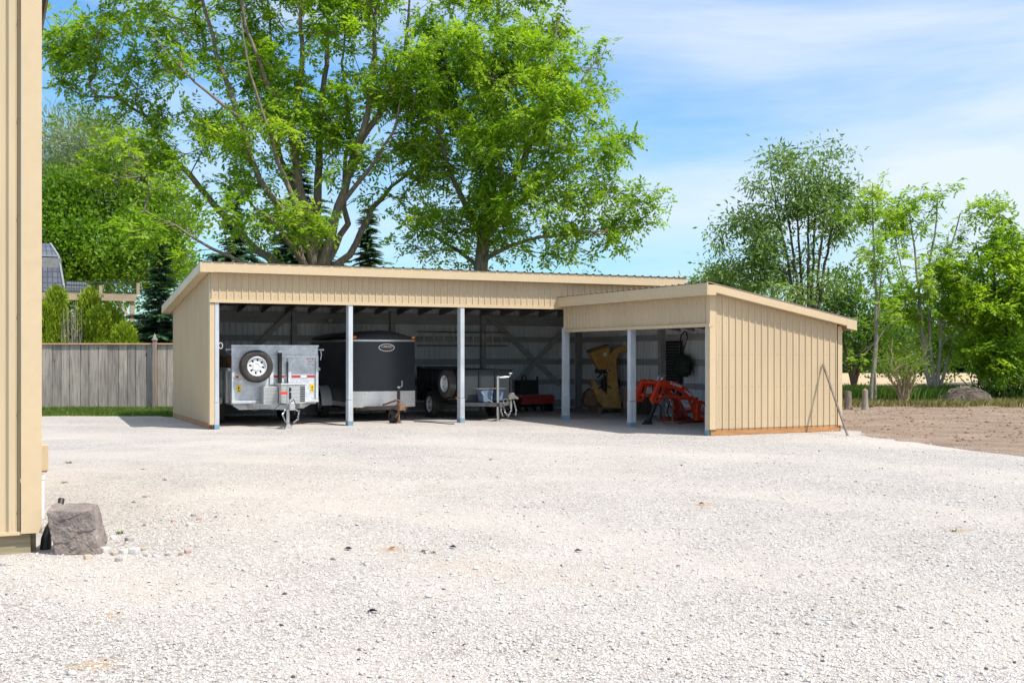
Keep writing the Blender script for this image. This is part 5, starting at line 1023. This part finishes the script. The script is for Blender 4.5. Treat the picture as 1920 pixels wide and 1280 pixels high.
def build_mid_trees():
    # --- left background
    round_tree('willow_tree', 'pale grey green willow rising behind the bright maple at left', 180, 58, [(190, 300, 105, 75), (130, 270, 60, 45), (230, 340, 90, 60), (110, 350, 60, 60)], 420, LEAFW, BARK, T_WIL, (1.2, 1.9), 21, r0=.35, stems=4, fan=60, gap=.35)
    round_tree('maple_tree', 'bright green rounded maple behind the house deck at left', 150, 56, [(120, 420, 90, 75), (210, 440, 100, 80), (170, 380, 80, 50), (270, 480, 80, 70), (110, 500, 60, 60), (200, 530, 110, 50), (310, 420, 60, 70)], 900, LEAF2, BARKD, T_BUSH, (1.0, 1.6), 22, r0=.3, stems=3, fan=60, gap=.5, shell=.8, tint0=.55)
    # --- dark spruces
    for i, (px, Y, topy, hw, lb) in enumerate(((565, 43, 290, 115, 'dark blue green spruce standing behind the airy walnut'), (690, 45, 385, 75, 'short dark spruce between the two big walnut trees'), (300, 35.5, 455, 78, 'dark spruce with drooping boughs between deck and shed'), (440, 46, 365, 85, 'dark spruce behind the rear left corner of the shed'))):
        rng = np.random.default_rng(40 + i); base = at(px, 665, Y); base.z = 0; H = at(px, topy, Y).z; hwm = hw / F * Y
        s = empty('spruce_tree', base, 0, lb, 'tree', 'spruces behind the shed'); C, Rz, Sz = [], [], []; m = MB(); m.tube([(0, 0, 0), (0, 0, H * .5), (0, 0, H)], [.16, .10, .02], 8)
        z = .5
        while z < H:
            rad = hwm * (1 - z / H) ** .85 + .1; k = int(6 + 9 * rad)
            for j in range(k):
                a = rng.uniform(0, 6.283); zb = z; z = zb + rng.normal() * .09; rl = rad * rng.uniform(.75, 1.05); m.tube([(0, 0, z), (math.cos(a) * rl * .6, math.sin(a) * rl * .6, z - .06 * rl), (math.cos(a) * rl, math.sin(a) * rl, z - .12 * rl)], [.02, .014, .006], 4)
                for q in np.arange(.15, 1.0, .55 / max(rl, .55)):
                    for w in (-.55, 0, .55): C.append((math.cos(a) * rl * q, math.sin(a) * rl * q, z - .14 * rl * q * q)); Rz.append(a + w + rng.normal() * .15); Sz.append(rng.uniform(.8, 1.25) * min(1, .5 + rl * .4))
                z = zb
            z += .21
        m.build('trunk', BARKD, s); C = np.array(C); V, T = instance(T_SPR, C, np.array(Sz), np.array(Rz), rng.normal(size=len(C)) * .15, .45 + rng.normal(size=len(C)) * .14, rng); np_mesh('crown', V, 4, LEAFS, s, T)
    # --- cedars along the fence
    for i, (px, topy, hw, Y, lb) in enumerate(((85, 575, 18, 34.2, 'yellow green cedar shrub cut off by the near barn'), (106, 548, 20, 34.5, 'tall thin olive cedar beside dry stems behind the fence'), (168, 552, 17, 34.6, 'tall pointed bright cedar in the middle of the fence row'), (187, 585, 20, 34.2, 'mid height cedar right of the tall pointed cedar'), (209, 583, 16, 34.9, 'pointed cedar below the deck brace'), (234, 617, 22, 33.8, 'low rounded cedar shrub at the foot of the deck post'), (150, 600, 15, 34.8, 'small cedar left of the tall pointed cedar'))):
        rng = np.random.default_rng(60 + i); base = at(px, 665, Y); base.z = 0; H = at(px, topy, Y).z; hwm = hw / F * Y; n = 420; zz = .1 + (H - .15) * rng.random(n) ** .8; rad = hwm * np.minimum(1, 1.45 * (1 - zz / H) ** .75) * (.55 + .5 * rng.random(n)); a = rng.uniform(0, 6.28, n)
        s = empty('cedar_shrub', base, 0, lb, 'shrub', 'cedars behind the board fence'); C = np.stack([np.cos(a) * rad, np.sin(a) * rad, zz], 1); V, T = instance(T_CED, C, rng.uniform(.8, 1.3, n), rng.uniform(0, 6.28, n), rng.normal(size=n) * .2, (.40 if i == 1 else .58) + rng.normal(size=n) * .14, rng); np_mesh('crown', V, 4, LEAFC, s, T); m = MB(); m.tube([(0, 0, 0), (0, 0, H * .8)], [.05, .012], 6); m.build('trunk', BARKD, s)
    base = at(137, 665, 34.0); base.z = 0; m = MB(); rr = random.Random(9)
    for k in range(22):
        x = rr.uniform(-.28, .28); y = rr.uniform(-.2, .2); q = [(x * .6, y, 0)]; h = rr.uniform(2.2, 3.3)
        for j in range(1, 6): q.append((x * (.6 + .12 * j) + rr.uniform(-.04, .04), y + rr.uniform(-.04, .04), h * j / 5))
        m.tube(q, [.018, .016, .014, .012, .009, .005], 5)
        for j in (2, 3, 4): m.tube([q[j], (q[j][0] + rr.uniform(-.18, .18), q[j][1], q[j][2] + rr.uniform(.1, .4))], [.007, .003], 4)
    ds = m.build('dry_shrub', BARKP, None); ds.location = base; tag(ds, 'dry leafless shrub of pale upright stems among the cedars', 'shrub')
    # --- right side trees
    round_tree('tall_ash_tree', 'tall airy dark green tree rising behind the low end of the wing roof', 1515, 47, [(1470, 330, 70, 55), (1540, 330, 50, 50), (1450, 400, 80, 50), (1390, 430, 55, 32), (1530, 420, 62, 60), (1400, 505, 50, 36), (1350, 515, 32, 20), (1480, 480, 80, 45), (1560, 500, 45, 60), (1440, 560, 90, 40), (1575, 370, 25, 40)], 430, LEAFR, BARKD, T_THIN, (.9, 1.3), 31, r0=.22, stems=7, fan=62, top=300, gap=.22, shell=.5, r_tip=.0085, clear=1.5, tint0=.5)
    by = HOR + EYE * F / 35.5
    tree('slender_tree', 'slender pale stemmed young tree just right of the wing', Vector(((1632 - 960) / F * 35.5, 35.5, 0)), 35.5, [([(1632, by), (1637, 690), (1641, 640), (1643, 560), (1640, 480), (1636, 400), (1637, 345)], .07, .015), ([(1641, 640), (1660, 615), (1690, 592)], .03, .012), ([(1642, by - 4), (1641, 700), (1645, 610), (1650, 540), (1655, 470)], .05, .012)],
        [(1635, 370, 18, 32), (1618, 400, 20, 16), (1652, 440, 20, 20), (1625, 470, 20, 22), (1630, 540, 28, 22), (1668, 580, 26, 14), (1650, 500, 26, 24), (1620, 600, 20, 16), (1610, 670, 16, 10), (1650, 400, 12, 12)], 85, LEAF1, BARKP, T_WALB, (.55, .85), 'trees right of the shed', 33, .4, 0, .006, clear=1.6, tint0=.55, clus=2)
    by = HOR + EYE * F / 37.5
    tree('clump_tree', 'multi stemmed bright green tree beside the dirt mound', Vector(((1752 - 960) / F * 37.5, 37.5, 0)), 37.5, [([(1752, by), (1752, 742)], .16, .14), ([(1748, 742), (1738, 690), (1728, 620), (1722, 540), (1716, 470), (1706, 400)], .085, .02), ([(1752, 742), (1748, 690), (1742, 600), (1738, 520), (1752, 440), (1757, 380)], .08, .02), ([(1754, 742), (1760, 690), (1765, 620), (1768, 540), (1785, 460), (1800, 400)], .075, .02), ([(1758, 742), (1770, 700), (1782, 650), (1805, 615), (1840, 590)], .065, .02), ([(1746, 742), (1735, 700), (1738, 640), (1712, 580), (1690, 500), (1675, 430)], .06, .015), ([(1765, 650), (1790, 620), (1820, 600), (1850, 570)], .04, .015)],
        [(1680, 420, 35, 35), (1715, 440, 40, 40), (1755, 400, 26, 36), (1790, 470, 45, 45), (1730, 520, 60, 45), (1690, 560, 50, 40), (1800, 560, 55, 55), (1770, 640, 40, 18), (1830, 500, 40, 60), (1750, 580, 60, 30, 1), (1690, 640, 45, 28, .8), (1825, 640, 40, 24, .5), (1757, 385, 12, 20, 0, 1.5), (1690, 395, 14, 18, 0, 1.5), (1838, 390, 14, 25, 0, 1.5)], 370, LEAF1, BARKP, T_WALB, (.6, .9), 'trees right of the shed', 34, .45, .1, .007, clear=1.2, tint0=.55, clus=3)
    round_tree('spreading_tree', 'broad bright green tree at the right edge of the photo', 1880, 37.0, [(1850, 420, 45, 50), (1890, 470, 60, 60), (1860, 560, 70, 55), (1910, 600, 60, 60), (1940, 520, 60, 80), (1900, 660, 50, 30), (1960, 620, 60, 70), (1835, 600, 40, 40), (1880, 690, 60, 22), (1850, 650, 40, 30), (1930, 690, 50, 25)], 470, LEAF1, BARKD, T_WALB, (.8, 1.1), 35, group='trees right of the shed', r0=.16, stems=4, fan=50, gap=.3, r_tip=.007, clear=.8, tint0=.52)
    round_tree('dense_shrub', 'dense dark green shrub behind the dirt mound', 1835, 40, [(1830, 700, 40, 30), (1800, 715, 30, 25), (1880, 690, 40, 40), (1920, 680, 40, 50)], 130, LEAFD, BARKD, T_BUSH, (.5, .8), 36, r0=.06, stems=5, fan=60, gap=.1, r_tip=.006, clear=0, ymin=.1, cat='shrub')
    for i, (px, Y, lobes, n, lb) in enumerate((
        (1600, 50, [(1600, 620, 60, 50), (1575, 560, 35, 40), (1640, 650, 50, 40)], 170, 'mid green tree showing just past the low corner of the wing roof'),
        (1700, 56, [(1700, 640, 70, 50), (1660, 660, 50, 35), (1740, 660, 60, 35)], 190, 'rounded mid green tree behind the bare shrub'),
        (1840, 58, [(1840, 610, 80, 70), (1890, 620, 80, 70), (1800, 660, 60, 35)], 210, 'rounded mid green tree behind the dirt mound'),
        (1960, 60, [(1950, 570, 90, 90), (1900, 620, 70, 60)], 190, 'rounded mid green tree at the far right edge'))):
        round_tree('background_tree', lb, px, Y, lobes, n, LEAFD, BARKD, T_BUSH, (.9, 1.3), 70 + i, group='trees along the field edge', r0=.2, stems=3, fan=40, gap=.4, shell=.7, r_tip=.011, clear=.8, tint0=.45)
    round_tree('background_tree', 'leafy tree behind the shed between walnut and tall ash', 1330, 50, [(1330, 545, 40, 25), (1380, 560, 50, 25)], 110, LEAFR, BARKD, T_THIN, (1, 1.4), 78, r0=.15, stems=3, fan=30, gap=.2, clear=.8, top=520)
    # far wood beyond the field
    rng = np.random.default_rng(90); n = 2600; X = rng.uniform(-40, 120, n); Yd = 98 + rng.random(n) * 14; hmax = 5.5 + 2.2 * np.sin(X * .31) + 1.6 * np.sin(X * .83 + 1) + 1.0 * np.sin(X * 1.9)
    hmax = hmax * .5; C = np.stack([X, Yd, .2 + hmax * rng.random(n) ** .9], 1); V, T = instance(T_FAR, C, rng.uniform(1.3, 2.0, n), rng.uniform(0, 6.28, n), rng.normal(size=n) * .3, .45 + rng.normal(size=n) * .15, rng)
    tag(np_mesh('far_wood', V, 4, LEAFD, None, T), 'dark green far wood beyond the stubble field', 'wood', None, 'stuff')
build_mid_trees()

# ---------------------------------------------------------------- bare shrub, stumps, mound
def build_right_ground():
    base = at(1695, 665, 34.6); base.z = 0; m = MB(); rr = random.Random(12)
    s = empty('bare_shrub', base, 0, 'nearly leafless tan shrub fanning up before the clump tree', 'shrub')
    C = []
    for k in range(13):
        a = rr.uniform(-.95, .95); h = rr.uniform(.9, 2.2); q = [Vector((a * .12, rr.uniform(-.1, .1), 0))]; dy = rr.uniform(-.4, .4)
        for j in range(1, 7): q.append(Vector((a * h * .62 * (j / 6) ** 1.1 + rr.uniform(-.05, .05), dy * j / 6, h * j / 6)))
        m.tube(q, [.045, .034, .026, .02, .014, .009, .004], 6); C.append(q[-1])
        for j in (2, 3, 4, 5):
            for w in range(2):
                e = q[j] + Vector((rr.uniform(-.5, .5), rr.uniform(-.3, .3), rr.uniform(.1, .5))); m.tube([q[j], q[j].lerp(e, .5) + Vector((0, 0, .03)), e], [.012, .008, .003], 4); C.append(e)
    m.build('stems', M_bark('tan_bark', (.44, .32, .20), (.24, .17, .11)), s); rng = np.random.default_rng(4); C = np.array([tuple(c) for c in C])[::3]
    V, T = instance(T_THIN, C, rng.uniform(.25, .5, len(C)), rng.uniform(0, 6, len(C)), rng.normal(size=len(C)) * .3, .6 + rng.normal(size=len(C)) * .1, rng); np_mesh('leaves', V, 4, LEAF2, s, T)
    for px, y0, y1, w, lb in ((1590, 767, 733, .10, 'short grey cut stump at the wing corner'), (1622, 768, 731, .085, 'reddish jagged cut stump beside the slender tree')):
        p = ground(px, y0); h = (y0 - y1) / F * p.y; st = empty('tree_stump', p, 0, lb, 'stump', 'cut stumps by the wing'); m = MB(); prof = [(-.05, w * 1.5), (.04, w * 1.2), (.15, w * 1.02), (h * .6, w), (h, w * .97)]; m.lathe(prof, (0, 0, 0), (0, 0, 1), 14); m.build('bark', BARK if px < 1600 else BARKP, st, smooth=50)
        m = MB(); m.lathe([(h - .01, w * .96), (h + (.0 if px < 1600 else .02), w * .5), (h + .003 if px < 1600 else h + .06, .001)], (0, 0, 0), (0, 0, 1), 14); m.build('cut_face', M_simple('cut_wood', (.42, .30, .19), .8) if px < 1600 else M_simple('red_heartwood', (.40, .20, .11), .8), st)
    p = ground(1822, 757); import bmesh; n = 64; m = MB(); vs = []
    for j in range(n):
        for i in range(n):
            x = -1.15 + 2.3 * i / (n - 1); y = -.9 + 1.8 * j / (n - 1); r2 = (x / 1.05) ** 2 + (y / .85) ** 2; h = .62 * max(0, 1 - r2) ** .8 * (1 + .25 * MN.noise(Vector((x * 2, y * 2, 1)))) + .10 * MN.fractal(Vector((x * 5, y * 5, 3)), 1, 2, 5) * (r2 < 1.05) - .02; vs.append((x + .12 * h, y, h))
    m.add(vs, [(j * n + i, j * n + i + 1, (j + 1) * n + i + 1, (j + 1) * n + i) for j in range(n - 1) for i in range(n - 1)]); o = m.build('dirt_mound', MOUNDM, None, smooth=80); o.scale = (.9, .9, .82); o.location = p + Vector((0, .5, 0)); mo = o
    for k in range(46):
        x = rr.uniform(-.95, .95); y = -abs(rr.gauss(.25, .3)); h = .62 * max(0, 1 - (x / 1.05) ** 2 - (y / .85) ** 2) ** .8 + .03; aa = rr.uniform(0, 3.14); w = rr.uniform(.12, .4); dx, dy = math.cos(aa) * w, math.sin(aa) * w * .5
        h2 = .62 * max(0, 1 - ((x + dx) / 1.05) ** 2 - ((y + dy) / .85) ** 2) ** .8 + .04; tw = MB(); tw.tube([(x, y, h), (x + dx * .5, y + dy * .5, (h + h2) / 2 + .03), (x + dx, y + dy, h2)], [.012, .01, .005], 5); tw.build('twig', BARKP, mo)
    tag(o, 'grey brown heap of soil and cut stems at the grass edge', 'dirt mound')
    rng = np.random.default_rng(55); n = 2600; X = rng.uniform(6.5, 22, n); Y = rng.uniform(16, 34, n); k = X > 7.6 + (21.5 - Y) * .24
    X, Y = X[k], Y[k]; n = len(X); sz = np.clip(rng.lognormal(-3.9, .5, n), .01, .07); o6 = np.array([(1, 0, 0), (0, 1, 0), (-1, 0, 0), (0, -1, 0), (0, 0, 1), (0, 0, -1)], float)
    V = o6[None] * rng.uniform(.6, 1.2, (n, 6))[..., None] * np.stack([np.ones(n), np.ones(n), np.full(n, .6)], 1)[:, None] * sz[:, None, None]; a = rng.uniform(0, 6.28, n); cx, sx = np.cos(a)[:, None], np.sin(a)[:, None]
    V = np.stack([V[..., 0] * cx - V[..., 1] * sx + X[:, None], V[..., 0] * sx + V[..., 1] * cx + Y[:, None], V[..., 2]], -1)
    f6 = np.array([(0, 1, 4), (1, 2, 4), (2, 3, 4), (3, 0, 4), (1, 0, 5), (2, 1, 5), (3, 2, 5), (0, 3, 5)]); tag(np_mesh('dirt_clods', V.reshape(-1, 3), 3, DIRT, None, None, (f6[None] + (np.arange(n) * 6)[:, None, None]).reshape(-1, 3)), 'crumbs and clods of brown soil on the bare dirt', 'soil', None, 'stuff')
build_right_ground()

# ---------------------------------------------------------------- grass and weeds
def blades(name, pts, h, w, lean, mat, seed, kind='stuff', label=None, cat=None, tint0=.5):
    rng = np.random.default_rng(seed); n = len(pts); a = rng.uniform(0, 6.28, n); d = np.stack([np.cos(a), np.sin(a), np.zeros(n)], 1); s = np.stack([-np.sin(a), np.cos(a), np.zeros(n)], 1); hh = h * rng.uniform(.45, 1.2, n); ww = w * rng.uniform(.7, 1.3, n); ln = lean * rng.uniform(.2, 1.2, n) * hh
    b = np.asarray(pts); up = np.array([0, 0, 1.0]); V = np.stack([b - s * ww[:, None] / 2, b + s * ww[:, None] / 2, b + s * ww[:, None] * .35 + d * (ln * .35)[:, None] + up * (hh * .6)[:, None], b + d * ln[:, None] + up * hh[:, None]], 1)
    T = np.repeat(np.clip(tint0 + rng.normal(size=n) * .2, 0, 1), 4); o = np_mesh(name, V.reshape(-1, 3), 4, mat, None, T); return tag(o, label, cat, None, kind)
def build_grass():
    rng = np.random.default_rng(77)
    n = 26000; x = rng.uniform(-15, -8.2, n); y = rng.uniform(28.35, 31.9, n); y = np.where((y < 28.9) & (rng.random(n) < .5), y + .8, y); p = np.stack([x, y + .12 * np.sin(x * 3), np.full(n, -.01)], 1); blades('lawn_grass', p, .11, .014, .5, GRASSM, 1, label='narrow strip of green lawn along the board fence', cat='grass', tint0=.55)
    n = 15000; x = rng.uniform(9.5, 20, n); y = 33.2 + rng.random(n) ** 1.3 * 5.5; k = np.array([MN.noise(Vector((a * .8, b * 1.1, 2))) for a, b in zip(x, y)]); I = k > -.12 - (y > 35) * .3; p = np.stack([x, y, np.full(n, -.01)], 1)[I]; blades('verge_grass', p, .20, .022, .7, DRYG, 2, label='dry yellow green grass on the verge before the trees', cat='grass')
    n = 9000; xs = []; 
    for cx, cy, sx, sy, m in ((1665, 36.6, .9, .6, 2600), (1725, 37.2, 1.0, .5, 3000), (1780, 38.5, .6, .6, 1000), (1610, 37, .5, .5, 800), (1600, 40, 1.0, .8, 700), (1900, 38, 1.5, .6, 2000)):
        X = (cx - 960) / F * cy; xs.append(np.stack([rng.normal(size=m) * sx * .6 + X, rng.normal(size=m) * sy + cy, np.full(m, -.01)], 1))
    blades('tall_grass', np.concatenate(xs), .50, .025, .5, GRASSM, 3, label='tall lush grass at the foot of the trees', cat='grass', tint0=.42)
    # small weeds coming up through the gravel
    for i, (px, py, sz) in enumerate(((130, 868, .10), (120, 905, .07), (310, 900, .06), (225, 1000, .08), (250, 942, .05), (920, 862, .07), (624, 1049, .05), (683, 1058, .05), (792, 1034, .06), (813, 1036, .05), (1605, 903, .05), (1788, 996, .06), (268, 880, .05))):
        p = ground(px, py); m = 26; rg = np.random.default_rng(200 + i); a = rg.uniform(0, 6.28, m); d = np.stack([np.cos(a), np.sin(a), rg.uniform(.2, .9, m)], 1); d = unit(d); s = unit(np.cross(d, np.array([0, 0, 1.0]))); sz *= .62; q = leaf_quads(rg.normal(size=(m, 3)) * sz * .35 * np.array([1, 1, 0]), d, s, sz * rg.uniform(.5, 1.1, m), sz * .22 * np.ones(m))
        o = np_mesh('weed', q.reshape(-1, 3), 4, GRASSM, None, np.repeat(np.clip(.5 + rg.normal(size=m) * .2, 0, 1), 4)); o.location = p
        places = ['pale weed sprouting near the barn side beyond its utility box', 'small weed near the barn corner between utility box and boulder', 'small green weed in gravel well right of the utility box', 'little weed sprig just right of the boulder', 'tiny weed above right of the boulder', 'small weed in open gravel before the third post', 'tiny weed left of the paired weeds in the foreground', 'tiny weed directly below the orange leaf litter', 'left weed of the close pair in the central foreground', 'right weed of the close pair in the central foreground', 'tiny weed in gravel below the leaning pole', 'small weed by the right edge of the gravel', 'tiny weed between the barn and the shed shadow']
        tag(o, places[i], 'weed', 'weeds in the gravel')
    for i, (px, py, lb) in enumerate(((653, 1031, 'dark bent leaf on gravel left of centre foreground'), (849, 1028, 'dark purple crumpled leaf on gravel in the centre foreground'), (1084, 1035, 'dark blue crumpled leaf on gravel right of centre'), (698, 1149, 'dark flat leaf on gravel nearest the camera'), (1315, 946, 'tan dry leaf on gravel before the wing opening'), (735, 1030, 'orange dry leaf beside the paired weeds'))):
        p = ground(px, py); rr = random.Random(300 + i); m = MB(); w = .034
        for k in range(3):
            a = rr.uniform(0, 6.28); d = Vector((math.cos(a), math.sin(a), 0)); sd = Vector((-d.y, d.x, 0)); m.add([Vector((0, 0, .012)) - d * w, sd * w * .5 + Vector((0, 0, .026)), d * w * 1.1 + Vector((0, 0, .014)), -sd * w * .5 + Vector((0, 0, .03))], [(0, 1, 2, 3)])
        o = m.build('fallen_leaf', M_simple('dead_leaf', (.045, .04, .07) if i < 4 else ((.35, .22, .12) if i == 4 else (.5, .28, .06)), .7), None); o.location = p; tag(o, lb, 'leaf', 'fallen leaves on the gravel')
build_grass()

# ---------------------------------------------------------------- loose stones on the gravel
def M_stones():
    m, nt, b, _ = new_mat('loose_limestone')
    t = attr(nt); col = ramp(nt, t, [(0, (.08, .075, .075)), (.08, (.28, .235, .215)), (.2, (.47, .435, .41)), (.6, (.61, .58, .55)), (1, (.72, .70, .675))])
    col = mix(nt, .35, col, ramp(nt, noise(nt, 60, 3), [(.3, (.75, .74, .73)), (.7, (1.12, 1.12, 1.12))]), 'MULTIPLY'); nt.links.new(col, b.inputs['Base Color']); b.inputs['Roughness'].default_value = .9; return m
STONES = M_stones()
def build_stones():
    rng = np.random.default_rng(123); n = 85000
    Y = 4.9 * (23.5 / 4.9) ** rng.random(n); X = rng.uniform(-1, 1, n) * (.485 * Y + .4)
    k = ~((X < -3.62) & (Y > 8.75)); k &= ~(X > 6.9 + (21.5 - Y) * .24 + rng.normal(size=n) ** 2 * .22); X, Y = X[k], Y[k]; n = len(X)
    sz = np.clip(rng.lognormal(-5.12, .40, n), .0038, .022)
    big = rng.random(n) < .004; sz[big] *= 1.7
    t = (1 + 5 ** .5) / 2; ico = unit(np.array([(-1, t, 0), (1, t, 0), (-1, -t, 0), (1, -t, 0), (0, -1, t), (0, 1, t), (0, -1, -t), (0, 1, -t), (t, 0, -1), (t, 0, 1), (-t, 0, -1), (-t, 0, 1)], float))
    fc = np.array([(0, 11, 5), (0, 5, 1), (0, 1, 7), (0, 7, 10), (0, 10, 11), (1, 5, 9), (5, 11, 4), (11, 10, 2), (10, 7, 6), (7, 1, 8), (3, 9, 4), (3, 4, 2), (3, 2, 6), (3, 6, 8), (3, 8, 9), (4, 9, 5), (2, 4, 11), (6, 2, 10), (8, 6, 7), (9, 8, 1)])
    V = ico[None] * rng.uniform(.62, 1.25, (n, 12))[..., None] * np.stack([rng.uniform(.8, 1.5, n), rng.uniform(.7, 1.1, n), rng.uniform(.45, .8, n)], 1)[:, None, :]
    a = rng.uniform(0, 6.28, n); c, s = np.cos(a)[:, None], np.sin(a)[:, None]; V = np.stack([V[..., 0] * c - V[..., 1] * s, V[..., 0] * s + V[..., 1] * c, V[..., 2]], -1) * sz[:, None, None]
    V[..., 0] += X[:, None]; V[..., 1] += Y[:, None]; V[..., 2] += (sz * rng.uniform(-.1, .5, n))[:, None]
    fac = (fc[None] + (np.arange(n) * 12)[:, None, None]).reshape(-1, 3); tint = np.repeat(np.clip(rng.beta(2.6, 1.3, n) - (rng.random(n) < .03) * .6, 0, 1), 12)
    o = np_mesh('gravel_stones', V.reshape(-1, 3), 3, STONES, None, tint, fac); tag(o, 'loose pale limestone chips scattered over the gravel yard', 'gravel', None, 'stuff')
    # bigger cobbles around the boulder
    rr = random.Random(8); cols = [(.62, .58, .54), (.50, .42, .34), (.40, .38, .37), (.66, .64, .62), (.46, .33, .28), (.30, .29, .29)]
    mats = [M_soil('cobble_%d' % i, [tuple(x * .7 for x in c_), c_, tuple(min(.85, x * 1.15) for x in c_)], 9, .3, .01) for i, c_ in enumerate(cols)]
    spec = [(197, 1036, .075, 0, 'white cobble touching the lower right corner of the boulder'), (214, 1040, .05, 1, 'tan cobble second from the boulder corner'), (223, 1051, .05, 2, 'flat grey cobble lying below the row of pale cobbles'), (232, 1036, .055, 3, 'white cobble in the middle of the pale row'), (253, 1037, .07, 3, 'larger white cobble at the middle right of the pale row'), (267, 1031, .045, 1, 'tan cobble at the right end of the pale row'), (272, 1042, .03, 5, 'small dark cobble below the tan end cobble'), (314, 1041, .035, 5, 'small dark cobble right of the row by the boulder'), (340, 1040, .04, 4, 'small reddish cobble farthest right of the boulder'), (352, 1036, .045, 4, 'pinkish cobble at the right end of the scattered stones'), (165, 1047, .055, 1, 'yellowish cobble in front of the boulder foot'), (4, 1060, .04, 2, 'grey cobble at the left photo edge before the barn'), (213, 1010, .05, 3, 'white cobble up slope beside the boulder'), (243, 1014, .06, 2, 'grey white cobble above the pale row'), (355, 985, .05, 3, 'white cobble far right above the scattered stones'), (363, 967, .04, 5, 'dark cobble uppermost right of the boulder'), (373, 974, .04, 4, 'brown cobble below the uppermost dark cobble'), (325, 978, .04, 4, 'rusty cobble up right of the boulder'), (272, 932, .04, 4, 'rusty cobble in gravel above right of the boulder')]
    for i, (px, py, d, ci, lb) in enumerate(spec):
        p = ground(px, py); o = rock('cobble', (p.x, p.y, -.008), (d * rr.uniform(1, 1.3), d, d * .75), rr.uniform(0, 6), mats[ci], 30 + i, 3, .05, 3); o.data.polygons.foreach_set('use_smooth', [True] * len(o.data.polygons)); tag(o, lb, 'stone', 'cobbles beside the boulder')
build_stones()
